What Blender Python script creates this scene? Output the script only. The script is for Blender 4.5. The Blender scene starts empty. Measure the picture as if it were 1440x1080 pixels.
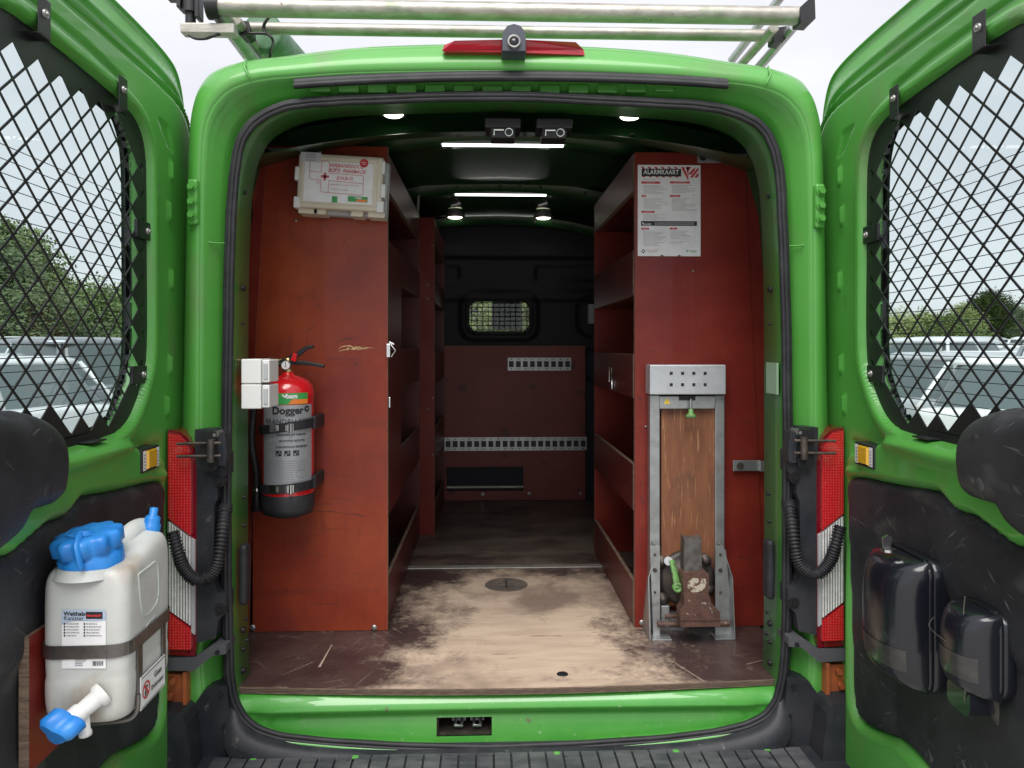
import bpy, bmesh, math, random
import numpy as np
from mathutils import Vector, Matrix
R = math.radians
rnd = random.Random(7)
S = bpy.context.scene
COL = S.collection
# ------------------------------------------------------------ camera, sky, sun
FPX, HY, PSI = 1045.0, 490.0, R(1.92)
CAM = Vector((-0.065, -2.07, 1.55))
cd = bpy.data.cameras.new('camera'); cam = bpy.data.objects.new('camera', cd); COL.objects.link(cam)
cam.location = CAM; cam.rotation_euler = (R(90), 0, -PSI)
cd.sensor_width = 36; cd.lens = 36*FPX/1440; cd.shift_y = -(540-HY)/1440; cd.clip_start = .05; cd.clip_end = 1500
S.camera = cam
w = bpy.data.worlds.new('World'); S.world = w; w.use_nodes = True
nt = w.node_tree; nt.nodes.clear()
out = nt.nodes.new('ShaderNodeOutputWorld'); bg = nt.nodes.new('ShaderNodeBackground')
sky = nt.nodes.new('ShaderNodeTexSky'); sky.sky_type = 'NISHITA'; sky.sun_disc = False
SUN_EL, SUN_ROT = R(57), R(190)
sky.sun_elevation = SUN_EL; sky.sun_rotation = SUN_ROT
tc = nt.nodes.new('ShaderNodeTexCoord'); nz = nt.nodes.new('ShaderNodeTexNoise')
nz.inputs['Scale'].default_value = 2.2; nz.inputs['Detail'].default_value = 5
mp = nt.nodes.new('ShaderNodeMapping'); mp.inputs['Scale'].default_value = (1, 1, 3)
nt.links.new(tc.outputs['Generated'], mp.inputs['Vector']); nt.links.new(mp.outputs[0], nz.inputs['Vector'])
cr_ = nt.nodes.new('ShaderNodeValToRGB'); cr_.color_ramp.elements[0].position = .35; cr_.color_ramp.elements[1].position = .7
cr_.color_ramp.elements[0].color = (5.5, 5.5, 5.9, 1); cr_.color_ramp.elements[1].color = (6.9, 6.9, 7.2, 1)
nt.links.new(nz.outputs['Fac'], cr_.inputs[0])
mx = nt.nodes.new('ShaderNodeMixRGB'); mx.inputs[0].default_value = .93
nt.links.new(sky.outputs[0], mx.inputs[1]); nt.links.new(cr_.outputs[0], mx.inputs[2])
nt.links.new(mx.outputs[0], bg.inputs[0]); bg.inputs[1].default_value = .1
nt.links.new(bg.outputs[0], out.inputs[0])
sd = bpy.data.lights.new('sun', 'SUN'); sun = bpy.data.objects.new('sun', sd); COL.objects.link(sun)
sd.energy = 2.5; sd.angle = R(45); sd.color = (1, .97, .93)
sun.rotation_euler = (R(33), 0, R(-10))
S.view_settings.view_transform = 'Standard'; S.view_settings.look = 'None'
S.view_settings.exposure = 0.68; S.view_settings.gamma = 1
try: S.cycles.max_bounces = 10; S.cycles.transparent_max_bounces = 16
except Exception: pass

# ------------------------------------------------------------ helpers
def ray(px, py):
    a = (px-720)/FPX
    return Vector((a*math.cos(PSI)+math.sin(PSI), math.cos(PSI)-a*math.sin(PSI), (HY-py)/FPX))
def W(px, py, Y):
    d = ray(px, py); t = (Y-CAM.y)/d.y
    return CAM+d*t
def WX(px, py, X):
    d = ray(px, py); t = (X-CAM.x)/d.x
    return CAM+d*t
def cr(P, n=4, closed=False):
    P = [tuple(p) for p in P]; N = len(P); o = []
    for i in range(N if closed else N-1):
        if closed: a, b, c, d = P[i-1], P[i], P[(i+1) % N], P[(i+2) % N]
        else: a, b, c, d = P[max(i-1, 0)], P[i], P[i+1], P[min(i+2, N-1)]
        for k in range(n):
            t = k/n
            o.append(tuple(.5*((2*b[j])+(-a[j]+c[j])*t+(2*a[j]-5*b[j]+4*c[j]-d[j])*t*t+(-a[j]+3*b[j]-3*c[j]+d[j])*t**3) for j in range(len(b))))
    if not closed: o.append(P[-1])
    return o
class MB:
    def __init__(s): s.v = []; s.f = []; s.m = []; s.s = []
    def raw(s, V, F, mi=0, smooth=False, M=None):
        b = len(s.v)
        for p in V:
            p = Vector(p) if len(p) == 3 else Vector((p[0], p[1], 0))
            s.v.append(tuple(M @ p) if M else tuple(p))
        for f in F: s.f.append([i+b for i in f]); s.m.append(mi); s.s.append(smooth)
        return s
    def box(s, a, b, mi=0, M=None, edge=None, emi=1):
        x0, y0, z0 = a; x1, y1, z1 = b
        V = [(x0,y0,z0),(x1,y0,z0),(x1,y1,z0),(x0,y1,z0),(x0,y0,z1),(x1,y0,z1),(x1,y1,z1),(x0,y1,z1)]
        F = [(0,3,2,1),(4,5,6,7),(0,1,5,4),(2,3,7,6),(1,2,6,5),(3,0,4,7)]; ax = [2,2,1,1,0,0]
        for f, k in zip(F, ax):
            s.raw(V, [], mi) if False else None
        base = len(s.v); s.v += [tuple(M @ Vector(p)) if M else p for p in V]
        for f, k in zip(F, ax):
            s.f.append([base+i for i in f]); s.m.append(mi if (edge is None or k == edge) else emi); s.s.append(False)
        return s
    def cyl(s, p, q, r, r2=None, n=16, mi=0, cap=True, smooth=True):
        p = Vector(p); q = Vector(q); r2 = r if r2 is None else r2
        d = (q-p).normalized(); u = d.orthogonal().normalized(); v = d.cross(u)
        V = []
        for c, rr in ((p, r), (q, r2)):
            for i in range(n):
                a = 2*math.pi*i/n; V.append(c+u*rr*math.cos(a)+v*rr*math.sin(a))
        s.raw(V, [(i, (i+1) % n, n+(i+1) % n, n+i) for i in range(n)], mi, smooth)
        if cap: s.raw(V, [tuple(reversed(range(n))), tuple(range(n, 2*n))], mi)
        return s
    def lathe(s, c, ax, prof, n=32, mi=0, u=None):
        c = Vector(c); ax = Vector(ax).normalized(); u = Vector(u) if u else ax.orthogonal().normalized(); v = ax.cross(u); V = []
        for (r, h) in prof:
            for i in range(n):
                a = 2*math.pi*i/n; V.append(c+ax*h+(u*math.cos(a)+v*math.sin(a))*r)
        m = len(prof)
        s.raw(V, [(k*n+i, k*n+(i+1) % n, (k+1)*n+(i+1) % n, (k+1)*n+i) for k in range(m-1) for i in range(n)], mi, True)
        return s
    def tube(s, path, r, n=8, mi=0, rf=None, cap=True, sx=1, sy=1, up=None):
        P = [Vector(p) for p in path]; V = []; u = None
        for i, p in enumerate(P):
            d = (P[min(i+1, len(P)-1)]-P[max(i-1, 0)]).normalized()
            if up is not None: u = (Vector(up)-d*Vector(up).dot(d)).normalized()
            elif u is None: u = d.orthogonal().normalized()
            else: u = (u-d*u.dot(d)).normalized()
            v = d.cross(u); rr = rf(i/(len(P)-1)) if rf else r
            for k in range(n):
                a = 2*math.pi*(k+.5)/n; V.append(p+u*rr*sx*math.cos(a)+v*rr*sy*math.sin(a))
        F = [(i*n+k, i*n+(k+1) % n, (i+1)*n+(k+1) % n, (i+1)*n+k) for i in range(len(P)-1) for k in range(n)]
        s.raw(V, F, mi, n > 5)
        if cap: s.raw(V, [tuple(reversed(range(n))), tuple(range((len(P)-1)*n, len(P)*n))], mi)
        return s
    def prism(s, P3, off, mi=0, emi=None, smooth=False):
        P = [Vector(p) for p in P3]; off = Vector(off); n = len(P)
        V = P+[p+off for p in P]; emi = mi if emi is None else emi
        s.raw(V, [tuple(range(n)), tuple(reversed(range(n, 2*n)))], mi)
        s.raw(V, [(i, i+n, (i+1) % n+n, (i+1) % n) for i in range(n)], emi, smooth)
        return s
    def loft(s, rings, closed=False, mi=0, smooth=True, capends=False):
        n = len(rings[0]); V = [p for r_ in rings for p in r_]; m = len(rings)
        F = [(k*n+i, k*n+(i+1) % n, (k+1)*n+(i+1) % n, (k+1)*n+i) for k in range(m-1) for i in range(n if closed else n-1)]
        s.raw(V, F, mi, smooth)
        if capends: s.raw(rings[0], [tuple(reversed(range(n)))], mi); s.raw(rings[-1], [tuple(range(n))], mi)
        return s
ORG = {}
SPLIT = {'wall_holder', 'clip', 'base_lug', 'check_bolt', 'cover_fixing', 'push_fastener', 'hinge_bolt', 'bracket_bolt', 'bracket_screw', 'green_clip', 'header_embosses', 'cab_seat', 'side_rail', 'buckle', 'lower_hook', 'upright_band', 'cover_plug', 'plate_hole', 'frame_holes', 'panel_screws', 'board_screw', 'bow_hole', 'header_hole', 'wheels', 'headlights', 'tape_cord', 'cupboard_latch'}
RENAME = {'header_embosses': 'header_emboss', 'frame_holes': 'frame_hole', 'panel_screws': 'panel_screw', 'wheels': 'wheel', 'headlights': 'headlight'}
MASS = {'black_lettering', 'white_lettering', 'small_print', 'red_print', 'black_print', 'label_print', 'label_small_print', 'rail_hole', 'rail_slot', 'sticker_print', 'sticker_panel', 'green_print', 'pictogram', 'label_symbol', 'label_blue_band', 'red_ring', 'veneer_line', 'red_seal', 'green_sticker', 'crown', 'lashing_rail', 'latch_metal', 'swivel_joint', 'warning_mark', 'tape', 'body_relief', 'bulkhead_grille', 'label_logo', 'orange_flash'}
def obj(name, mb, mats, parent=None, bevel=0, seg=2, recalc=True, weld=False, auto=None):
    if name in SPLIT and parent is not None:
        par = list(range(len(mb.v)))
        def fd(i):
            while par[i] != i: par[i] = par[par[i]]; i = par[i]
            return i
        key = {}
        for i, v in enumerate(mb.v):
            k = tuple(round(c, 4) for c in v)
            if k in key: par[fd(i)] = fd(key[k])
            else: key[k] = i
        for f in mb.f:
            for i in f[1:]: par[fd(i)] = fd(f[0])
        grp = {}
        for fi, f in enumerate(mb.f): grp.setdefault(fd(f[0]), []).append(fi)
        if len(grp) > 1:
            # screws and bolts made of nested cylinders stay one piece: merge groups whose boxes overlap
            G_ = []
            for fl_ in grp.values():
                P = [mb.v[i] for fi in fl_ for i in mb.f[fi]]; lo = [min(p[k] for p in P)-.002 for k in range(3)]; hi = [max(p[k] for p in P)+.002 for k in range(3)]; G_.append([fl_, lo, hi])
            ch = True
            while ch:
                ch = False
                for a in range(len(G_)):
                    for b_ in range(a+1, len(G_)):
                        if all(G_[a][1][k] <= G_[b_][2][k] and G_[b_][1][k] <= G_[a][2][k] for k in range(3)):
                            A_, B_ = G_[a], G_.pop(b_); A_[0] += B_[0]; A_[1] = [min(x, y) for x, y in zip(A_[1], B_[1])]; A_[2] = [max(x, y) for x, y in zip(A_[2], B_[2])]; ch = True; break
                    if ch: break
            last = None
            for fl_, _, _ in G_:
                m2 = MB(); ix = {}
                for fi in fl_:
                    for i in mb.f[fi]:
                        if i not in ix: ix[i] = len(m2.v); m2.v.append(mb.v[i])
                    m2.f.append([ix[i] for i in mb.f[fi]]); m2.m.append(mb.m[fi]); m2.s.append(mb.s[fi])
                last = obj_(RENAME.get(name, name), m2, mats, parent, bevel, seg, recalc, weld)
            return last
    o = obj_(RENAME.get(name, name), mb, mats, parent, bevel, seg, recalc, weld)
    if name in MASS and parent is not None: o['kind'] = 'stuff'
    return o
def obj_(name, mb, mats, parent=None, bevel=0, seg=2, recalc=True, weld=False, auto=None):
    me = bpy.data.meshes.new(name); o = bpy.data.objects.new(name, me); COL.objects.link(o)
    org = Vector((0, 0, 0))
    if parent is not None: org = ORG[parent]; o.parent = parent
    ORG[o] = org
    me.from_pydata([tuple(Vector(v)-org) for v in mb.v], [], mb.f)
    if not isinstance(mats, (list, tuple)): mats = [mats]
    for m in mats: me.materials.append(m)
    me.polygons.foreach_set('material_index', [min(i, len(mats)-1) for i in mb.m])
    me.polygons.foreach_set('use_smooth', mb.s)
    if recalc or weld:
        bm = bmesh.new(); bm.from_mesh(me)
        if weld: bmesh.ops.remove_doubles(bm, verts=bm.verts, dist=1e-4)
        bmesh.ops.recalc_face_normals(bm, faces=bm.faces); bm.to_mesh(me); bm.free()
    if bevel:
        b = o.modifiers.new('bevel', 'BEVEL'); b.width = bevel; b.segments = seg; b.limit_method = 'ANGLE'; b.angle_limit = R(40); b.harden_normals = False
    return o
def thing(name, label, cat, loc=(0, 0, 0), group=None):
    o = bpy.data.objects.new(name, None); COL.objects.link(o); o.location = loc; o.empty_display_size = .05
    o['label'] = label; o['category'] = cat
    if group: o['group'] = group
    ORG[o] = Vector(loc); return o
def tag(o, label, cat, group=None):
    o['label'] = label; o['category'] = cat
    if group: o['group'] = group
    return o
def struct(o): o['kind'] = 'structure'; return o
def stuff(o): o['kind'] = 'stuff'; return o
# text as flat triangles
def text_tris(txt, size=1.0, align='CENTER', bold=0.0, shear=0.0, spacing=1.0):
    c = bpy.data.curves.new('t', 'FONT'); c.body = txt; c.size = size; c.align_x = align; c.align_y = 'CENTER'
    c.offset = bold; c.shear = shear; c.resolution_u = 3; c.space_character = spacing
    o = bpy.data.objects.new('t', c); COL.objects.link(o)
    dg = bpy.context.evaluated_depsgraph_get(); me = bpy.data.meshes.new_from_object(o.evaluated_get(dg))
    V = [tuple(v.co) for v in me.vertices]; F = [tuple(p.vertices) for p in me.polygons]
    bpy.data.objects.remove(o); bpy.data.curves.remove(c); bpy.data.meshes.remove(me)
    return V, F
class Sheet:      # flat print laid on a surface: f(u, v, lift) -> world point
    def __init__(s, fn): s.fn = fn; s.L = {}
    def mb(s, key): return s.L.setdefault(key, MB())
    def rect(s, key, u0, v0, u1, v1, lift=1, nu=1):
        for k in range(nu):
            a = u0+(u1-u0)*k/nu; b = u0+(u1-u0)*(k+1)/nu
            s.mb(key).raw([s.fn(a, v0, lift), s.fn(b, v0, lift), s.fn(b, v1, lift), s.fn(a, v1, lift)], [(0, 1, 2, 3)])
    def poly(s, key, P, lift=1): s.mb(key).raw([s.fn(u, v, lift) for u, v in P], [tuple(range(len(P)))])
    def disc(s, key, u, v, r, lift=1, r0=0, n=20):
        if r0 == 0: s.poly(key, [(u+r*math.cos(2*math.pi*i/n), v+r*math.sin(2*math.pi*i/n)) for i in range(n)], lift)
        else:
            for i in range(n):
                a, b = 2*math.pi*i/n, 2*math.pi*(i+1)/n
                s.poly(key, [(u+q*math.cos(t), v+q*math.sin(t)) for q, t in ((r0, a), (r, a), (r, b), (r0, b))], lift)
    def line(s, key, P, w_, lift=1):
        for (a, b) in zip(P[:-1], P[1:]):
            d = Vector((b[0]-a[0], b[1]-a[1])); L = d.length
            if L < 1e-6: continue
            d /= L; n = Vector((-d.y, d.x))*w_/2; a2 = Vector(a)-d*w_*.3; b2 = Vector(b)+d*w_*.3
            s.poly(key, [a2-n, b2-n, b2+n, a2+n], lift)
    def text(s, key, txt, u, v, size, lift=2, align='CENTER', bold=0, shear=0, sx=1, spacing=1, rot=0):
        V, F = text_tris(txt, size, align, bold, shear, spacing); c, q = math.cos(rot), math.sin(rot)
        s.mb(key).raw([s.fn(u+(p[0]*sx)*c-p[1]*q, v+(p[0]*sx)*q+p[1]*c, lift) for p in V], F)
    def bars(s, key, u0, u1, v, h, lift=2, dens=1.0, r_=rnd):   # an unreadably small line of print
        u = u0
        while u < u1:
            l = r_.uniform(.003, .011)*dens; s.rect(key, u, v-h/2, min(u+l, u1), v+h/2, lift); u += l+.0016*dens
    def build(s, parent, names):
        for k, (nm, mt) in names.items():
            if k in s.L: obj(nm, s.L[k], mt, parent, recalc=False)
def planar(o, u, v, n, step=.0006):
    o, u, v, n = Vector(o), Vector(u), Vector(v), Vector(n)
    return lambda a, b, l=0: o+u*a+v*b+n*(l*step)
# heightfield over a polygon region with holes
def sdf(P, X, Y):
    P = np.array(P)[:, :2]; d = np.full(X.shape, 1e9); ins = np.zeros(X.shape, bool); cx = np.zeros(X.shape); cy = np.zeros(X.shape)
    for a, b in zip(P, np.roll(P, -1, 0)):
        e = b-a; L = (e*e).sum()
        if L < 1e-14: continue
        t = np.clip(((X-a[0])*e[0]+(Y-a[1])*e[1])/L, 0, 1); qx, qy = a[0]+t*e[0], a[1]+t*e[1]
        dd = np.hypot(X-qx, Y-qy); m = dd < d; d = np.where(m, dd, d); cx = np.where(m, qx, cx); cy = np.where(m, qy, cy)
        if a[1] != b[1]:
            ins ^= ((a[1] > Y) != (b[1] > Y)) & (X < (b[0]-a[0])*(Y-a[1])/(b[1]-a[1])+a[0])
    return np.where(ins, d, -d), cx, cy      # positive inside
def ss(a, b, x): t = np.clip((x-a)/(b-a), 0, 1); return t*t*(3-2*t)
def hfield(outer, holes, hf, res, to3, skirt=None, mi=0, mb=None):
    P = np.array(outer)[:, :2]; x0, y0 = P.min(0)-res; x1, y1 = P.max(0)+res
    nx, ny = int((x1-x0)/res)+2, int((y1-y0)/res)+2
    X, Y = np.meshgrid(x0+np.arange(nx)*res, y0+np.arange(ny)*res)
    D = []; d, cx, cy = sdf(outer, X, Y); D.append((d, cx, cy))
    for h in holes: d2, c2, c3 = sdf(h, X, Y); D.append((-d2, c2, c3))
    dm = np.minimum.reduce([q[0] for q in D])
    cm = (dm[:-1, :-1]+dm[1:, :-1]+dm[:-1, 1:]+dm[1:, 1:])/4
    keep = cm > 0
    idx = -np.ones(X.shape, int); used = np.zeros(X.shape, bool)
    for a in (slice(None, -1), slice(1, None)):
        for b in (slice(None, -1), slice(1, None)): used[a, b] |= keep
    full = np.zeros(X.shape, int)
    for a in (slice(None, -1), slice(1, None)):
        for b in (slice(None, -1), slice(1, None)): full[a, b] += keep
    bd = used & (full < 4)
    for q in D:
        m = bd & (np.abs(q[0]) < res*1.2) & (np.abs(q[0]) <= np.abs(dm)+1e-12)
        X = np.where(m, q[1], X); Y = np.where(m, q[2], Y)
    H = hf(X, Y)
    idx[used] = np.arange(used.sum()); V = [to3(a, b, c) for a, b, c in zip(X[used], Y[used], H[used])]
    jj, ii = np.nonzero(keep)
    F = [(int(idx[j, i]), int(idx[j, i+1]), int(idx[j+1, i+1]), int(idx[j+1, i])) for j, i in zip(jj, ii)]
    mb = mb or MB(); mb.raw(V, F, mi, True)
    if skirt is not None:
        E = {}
        for f in F:
            for a, b in zip(f, f[1:]+f[:1]):
                if (b, a) in E: del E[(b, a)]
                else: E[(a, b)] = 1
        XX, YY = X[used], Y[used]; hh = H[used]
        for a, b in E:
            mb.raw([to3(XX[a], YY[a], hh[a]), to3(XX[b], YY[b], hh[b]), to3(XX[b], YY[b], skirt), to3(XX[a], YY[a], skirt)], [(0, 1, 2, 3)], mi, False)
    return mb

# ------------------------------------------------------------ materials
def mat(name, col, rough=.5, metal=0, col2=None, nscale=8, nstretch=(1, 1, 1), lo=.4, hi=.65, bump=0, bscale=60, coat=0, ior=None, trans=0,
        rvar=0, spots=None, emis=None, estr=0, detail=6, alpha=None, scratch=None):
    m = bpy.data.materials.new(name); m.use_nodes = True; t = m.node_tree; p = t.nodes['Principled BSDF']
    N = t.nodes.new; L = t.links.new
    p.inputs['Base Color'].default_value = (*col, 1); p.inputs['Roughness'].default_value = rough; p.inputs['Metallic'].default_value = metal
    p.inputs['Coat Weight'].default_value = coat; p.inputs['Coat Roughness'].default_value = .04
    if ior: p.inputs['IOR'].default_value = ior
    if trans: p.inputs['Transmission Weight'].default_value = trans
    if alpha is not None: p.inputs['Alpha'].default_value = alpha
    if emis: p.inputs['Emission Color'].default_value = (*emis, 1); p.inputs['Emission Strength'].default_value = estr
    g = N('ShaderNodeTexCoord'); mp = N('ShaderNodeMapping'); mp.inputs['Scale'].default_value = nstretch; L(g.outputs['Object'], mp.inputs[0])
    cur = None
    if col2:
        n = N('ShaderNodeTexNoise'); n.inputs['Scale'].default_value = nscale; n.inputs['Detail'].default_value = detail; n.inputs['Roughness'].default_value = .65
        L(mp.outputs[0], n.inputs['Vector']); r_ = N('ShaderNodeMapRange'); r_.inputs[1].default_value = lo; r_.inputs[2].default_value = hi
        L(n.outputs['Fac'], r_.inputs[0]); x = N('ShaderNodeMixRGB'); x.inputs[1].default_value = (*col, 1); x.inputs[2].default_value = (*col2, 1)
        L(r_.outputs[0], x.inputs[0]); cur = x.outputs[0]
        if rvar:
            q = N('ShaderNodeMapRange'); q.inputs[3].default_value = rough; q.inputs[4].default_value = rough+rvar; L(r_.outputs[0], q.inputs[0]); L(q.outputs[0], p.inputs['Roughness'])
    for sp in ([] if not spots else spots):       # (colour, scale, stretch, lo, hi)
        n = N('ShaderNodeTexNoise'); n.inputs['Scale'].default_value = sp[1]; n.inputs['Detail'].default_value = 4
        m2 = N('ShaderNodeMapping'); m2.inputs['Scale'].default_value = sp[2]; m2.inputs['Location'].default_value = (sp[1], .3, 1.7); L(g.outputs['Object'], m2.inputs[0]); L(m2.outputs[0], n.inputs['Vector'])
        r_ = N('ShaderNodeMapRange'); r_.inputs[1].default_value = sp[3]; r_.inputs[2].default_value = sp[4]; L(n.outputs['Fac'], r_.inputs[0])
        x = N('ShaderNodeMixRGB'); x.inputs[1].default_value = (*col, 1); x.inputs[2].default_value = (*sp[0], 1); L(r_.outputs[0], x.inputs[0])
        if cur: L(cur, x.inputs[1])
        cur = x.outputs[0]
    if scratch:                               # (colour, density 0..1): fine random scratch strokes
        for k, ang in enumerate((.5, 1.9, 2.6)):
            m2 = N('ShaderNodeMapping'); m2.vector_type = 'TEXTURE'; m2.inputs['Rotation'].default_value = (ang*2.1, ang*.9+k, ang); m2.inputs['Scale'].default_value = (1/14, 1/240, 1/14); L(g.outputs['Object'], m2.inputs[0])
            n = N('ShaderNodeTexNoise'); n.inputs['Scale'].default_value = 1; n.inputs['Detail'].default_value = 2; L(m2.outputs[0], n.inputs['Vector'])
            r_ = N('ShaderNodeMapRange'); r_.inputs[1].default_value = .74-.1*scratch[1]; r_.inputs[2].default_value = .80-.1*scratch[1]; L(n.outputs['Fac'], r_.inputs[0])
            pn = N('ShaderNodeTexNoise'); pn.inputs['Scale'].default_value = 6+k*3; L(g.outputs['Object'], pn.inputs['Vector']); pr0 = N('ShaderNodeMapRange'); pr0.inputs[1].default_value = .53; pr0.inputs[2].default_value = .72; L(pn.outputs['Fac'], pr0.inputs[0])
            mm = N('ShaderNodeMath'); mm.operation = 'MULTIPLY'; L(r_.outputs[0], mm.inputs[0]); L(pr0.outputs[0], mm.inputs[1])
            x = N('ShaderNodeMixRGB'); x.inputs[1].default_value = (*col, 1); x.inputs[2].default_value = (*scratch[0], 1); L(mm.outputs[0], x.inputs[0])
            if cur: L(cur, x.inputs[1])
            cur = x.outputs[0]
    if cur: L(cur, p.inputs['Base Color'])
    if bump:
        n = N('ShaderNodeTexNoise'); n.inputs['Scale'].default_value = bscale; n.inputs['Detail'].default_value = 4; L(g.outputs['Object'], n.inputs['Vector'])
        b = N('ShaderNodeBump'); b.inputs['Strength'].default_value = bump; b.inputs['Distance'].default_value = .002; L(n.outputs['Fac'], b.inputs['Height']); L(b.outputs[0], p.inputs['Normal'])
    return m
G = (.080, .325, .050)
M = {}
M['paint'] = mat('green_paint', G, .38, 0, (.092, .345, .060), 3, coat=.38, rvar=.12, bump=.05, bscale=260, spots=[((.20, .33, .15), 120, (1, 1, .5), .71, .76), ((.15, .21, .09), 6, (1, 1, .5), .56, .85), ((.09, .10, .05), 17, (1, 1, .35), .70, .84)])
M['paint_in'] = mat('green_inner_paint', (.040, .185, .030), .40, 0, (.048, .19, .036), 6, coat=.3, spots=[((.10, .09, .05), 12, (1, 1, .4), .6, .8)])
M['lining'] = mat('load_bay_green_darkened_for_shade', (.014, .058, .018), .36, 0, (.018, .07, .022), 5, coat=.12)  # same green as the body, darkened to put the unlit load bay's shade into the colour
M['sill_paint'] = mat('worn_green_sill_paint', G, .35, 0, (.055, .30, .04), 5, coat=.8, spots=[((.22, .40, .18), 90, (.6, 1, 1), .68, .74), ((.12, .10, .06), 26, (1, 1, 1), .70, .80)])
M['rubber'] = mat('black_rubber', (.009, .009, .012), .6, 0, (.024, .024, .028), 14, bump=.2, bscale=90)
M['plastic'] = mat('black_bumper_plastic', (.018, .020, .025), .5, 0, (.040, .041, .047), 7, bump=.3, bscale=400, spots=[((.16, .15, .14), 26, (1, 1, 1), .66, .8)])
M['trim'] = mat('dark_grey_door_trim', (.017, .018, .021), .50, 0, (.034, .035, .039), 5, bump=.45, bscale=350, scratch=((.20, .195, .19), .75), spots=[((.13, .125, .12), 10, (1, .5, 1), .60, .9)])
M['black'] = mat('black_powder_coat', (.012, .012, .014), .42, bump=.15, bscale=500)
M['blackgloss'] = mat('black_gloss_plastic', (.009, .010, .015), .24, 0, coat=.35, scratch=((.10, .10, .11), .45), spots=[((.09, .085, .08), 12, (1, 1, 1), .63, .85)])
M['steel'] = mat('galvanised_steel', (.50, .52, .52), .42, .85, (.36, .37, .37), 22, lo=.35, hi=.7, bump=.15, spots=[((.20, .17, .14), 16, (1, 1, 1), .66, .78)])
M['alu'] = mat('weathered_aluminium', (.48, .465, .43), .48, .6, (.29, .265, .22), 14, (1, 3, 3), lo=.35, hi=.7, bump=.3, spots=[((.22, .27, .18), 10, (1, 1, 1), .56, .75), ((.15, .13, .10), 50, (1, 1, 1), .68, .76)])
M['brown_steel'] = mat('brownish_steel_band', (.20, .185, .175), .34, .8, (.10, .085, .08), 12, lo=.4, hi=.7)
M['chrome'] = mat('bright_steel', (.7, .7, .7), .22, 1)
M['brass'] = mat('brass', (.55, .42, .20), .3, .9)
M['screw'] = mat('screw_steel', (.35, .34, .33), .4, .8)
M['rust'] = mat('rusty_iron', (.075, .040, .032), .62, .25, (.15, .075, .055), 34, lo=.35, hi=.7, bump=.7, bscale=150, spots=[((.30, .27, .24), 60, (1, 1, 1), .64, .70)])
M['dark_iron'] = mat('dark_iron', (.06, .052, .048), .5, .5, (.13, .10, .085), 30, bump=.5, bscale=120)
M['cream_worn'] = mat('flaked_cream_paint', (.45, .40, .32), .6, 0, (.10, .045, .03), 60, lo=.5, hi=.58, bump=.7, bscale=120)
M['handle_green'] = mat('green_lever_paint', (.13, .30, .08), .5, 0, (.10, .12, .07), 50, lo=.55, hi=.65)
redv = dict(bump=.12, bscale=120)
M['red_left'] = mat('worn_orange_red_film_plywood', (.205, .027, .013), .40, 0, (.31, .058, .016), 2.2, (1, 1, .8), lo=.38, hi=.66, coat=.12,
    spots=[((.13, .022, .022), 2.1, (1, 1, 1), .50, .75), ((.12, .022, .015), 2.6, (1, 1, 9), .62, .82), ((.05, .02, .015), 55, (1, 1, 1), .71, .76), ((.16, .026, .018), 40, (1, 1, .25), .55, .85)], **redv)
M['red'] = mat('dark_red_film_plywood', (.150, .014, .011), .40, 0, (.205, .027, .014), 3, (1, 1, 2), lo=.38, hi=.68, coat=.12,
    spots=[((.07, .015, .012), 20, (1, 1, 1.4), .66, .78), ((.04, .015, .015), 60, (1, 1, 1), .71, .76)], **redv)
for k_ in ('red_left', 'red'): M[k_].node_tree.nodes['Principled BSDF'].inputs['Specular IOR Level'].default_value = .28
M['shelf_red'] = mat('scuffed_dark_red_shelf_board', (.120, .018, .014), .40, 0, (.085, .015, .012), 6, (1, .4, 2), lo=.35, hi=.7,
    spots=[((.16, .10, .07), 14, (1, .4, 3), .66, .80)], scratch=((.22, .13, .09), .3), bump=.1)
M['ply_edge'] = mat('raw_plywood_edge', (.22, .155, .105), .7, 0, (.12, .08, .06), 30, (1, 1, 8), lo=.4, hi=.6, bump=.3)
M['bulk_red'] = mat('brown_red_bulkhead_board', (.21, .040, .030), .5, 0, (.25, .056, .042), 3, lo=.4, hi=.7, spots=[((.05, .02, .018), 12, (1, 1, 1), .60, .75)])
M['navy'] = mat('dark_bulkhead_plastic', (.007, .009, .017), .6, bump=.2, bscale=300)
M['bench_wood'] = mat('orange_brown_bench_wood', (.225, .088, .040), .5, 0, (.13, .048, .026), 7, (3, 3, .6), lo=.4, hi=.7, bump=.25, spots=[((.08, .045, .035), 5, (1, 1, 1), .6, .78), ((.35, .17, .08), 40, (4, 4, .3), .6, .7)])
M['white_plastic'] = mat('white_plastic', (.72, .72, .70), .42)
M['cream_plastic'] = mat('cream_plastic', (.66, .61, .50), .42, 0, (.58, .52, .40), 6)
M['grey_plastic'] = mat('grey_plastic', (.42, .43, .44), .4)
M['canister'] = mat('stained_milky_plastic', (.57, .585, .56), .42, 0, (.46, .455, .42), 6, lo=.4, hi=.7, spots=[((.33, .26, .19), 9, (1, 1, .6), .56, .78), ((.27, .25, .22), 60, (1, 1, 1), .70, .76)])
M['canister'].node_tree.nodes['Principled BSDF'].inputs['Subsurface Weight'].default_value = .15
M['blue'] = mat('blue_plastic', (.018, .20, .62), .38, 0, (.03, .25, .66), 30, spots=[((.06, .12, .25), 50, (1, 1, 1), .66, .74)])
M['red_ext'] = mat('red_extinguisher_paint', (.60, .010, .016), .25, coat=.8)
M['label_grey'] = mat('silver_grey_label', (.36, .37, .39), .38, .35)
M['p_white'] = mat('white_print', (.80, .80, .80), .5, 0, (.72, .72, .72), 20)
M['p_clear'] = mat('pale_sticker', (.55, .55, .60), .3)
M['p_red'] = mat('red_print', (.55, .035, .045), .5)
M['p_pink'] = mat('faded_red_print', (.60, .13, .15), .5)
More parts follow.
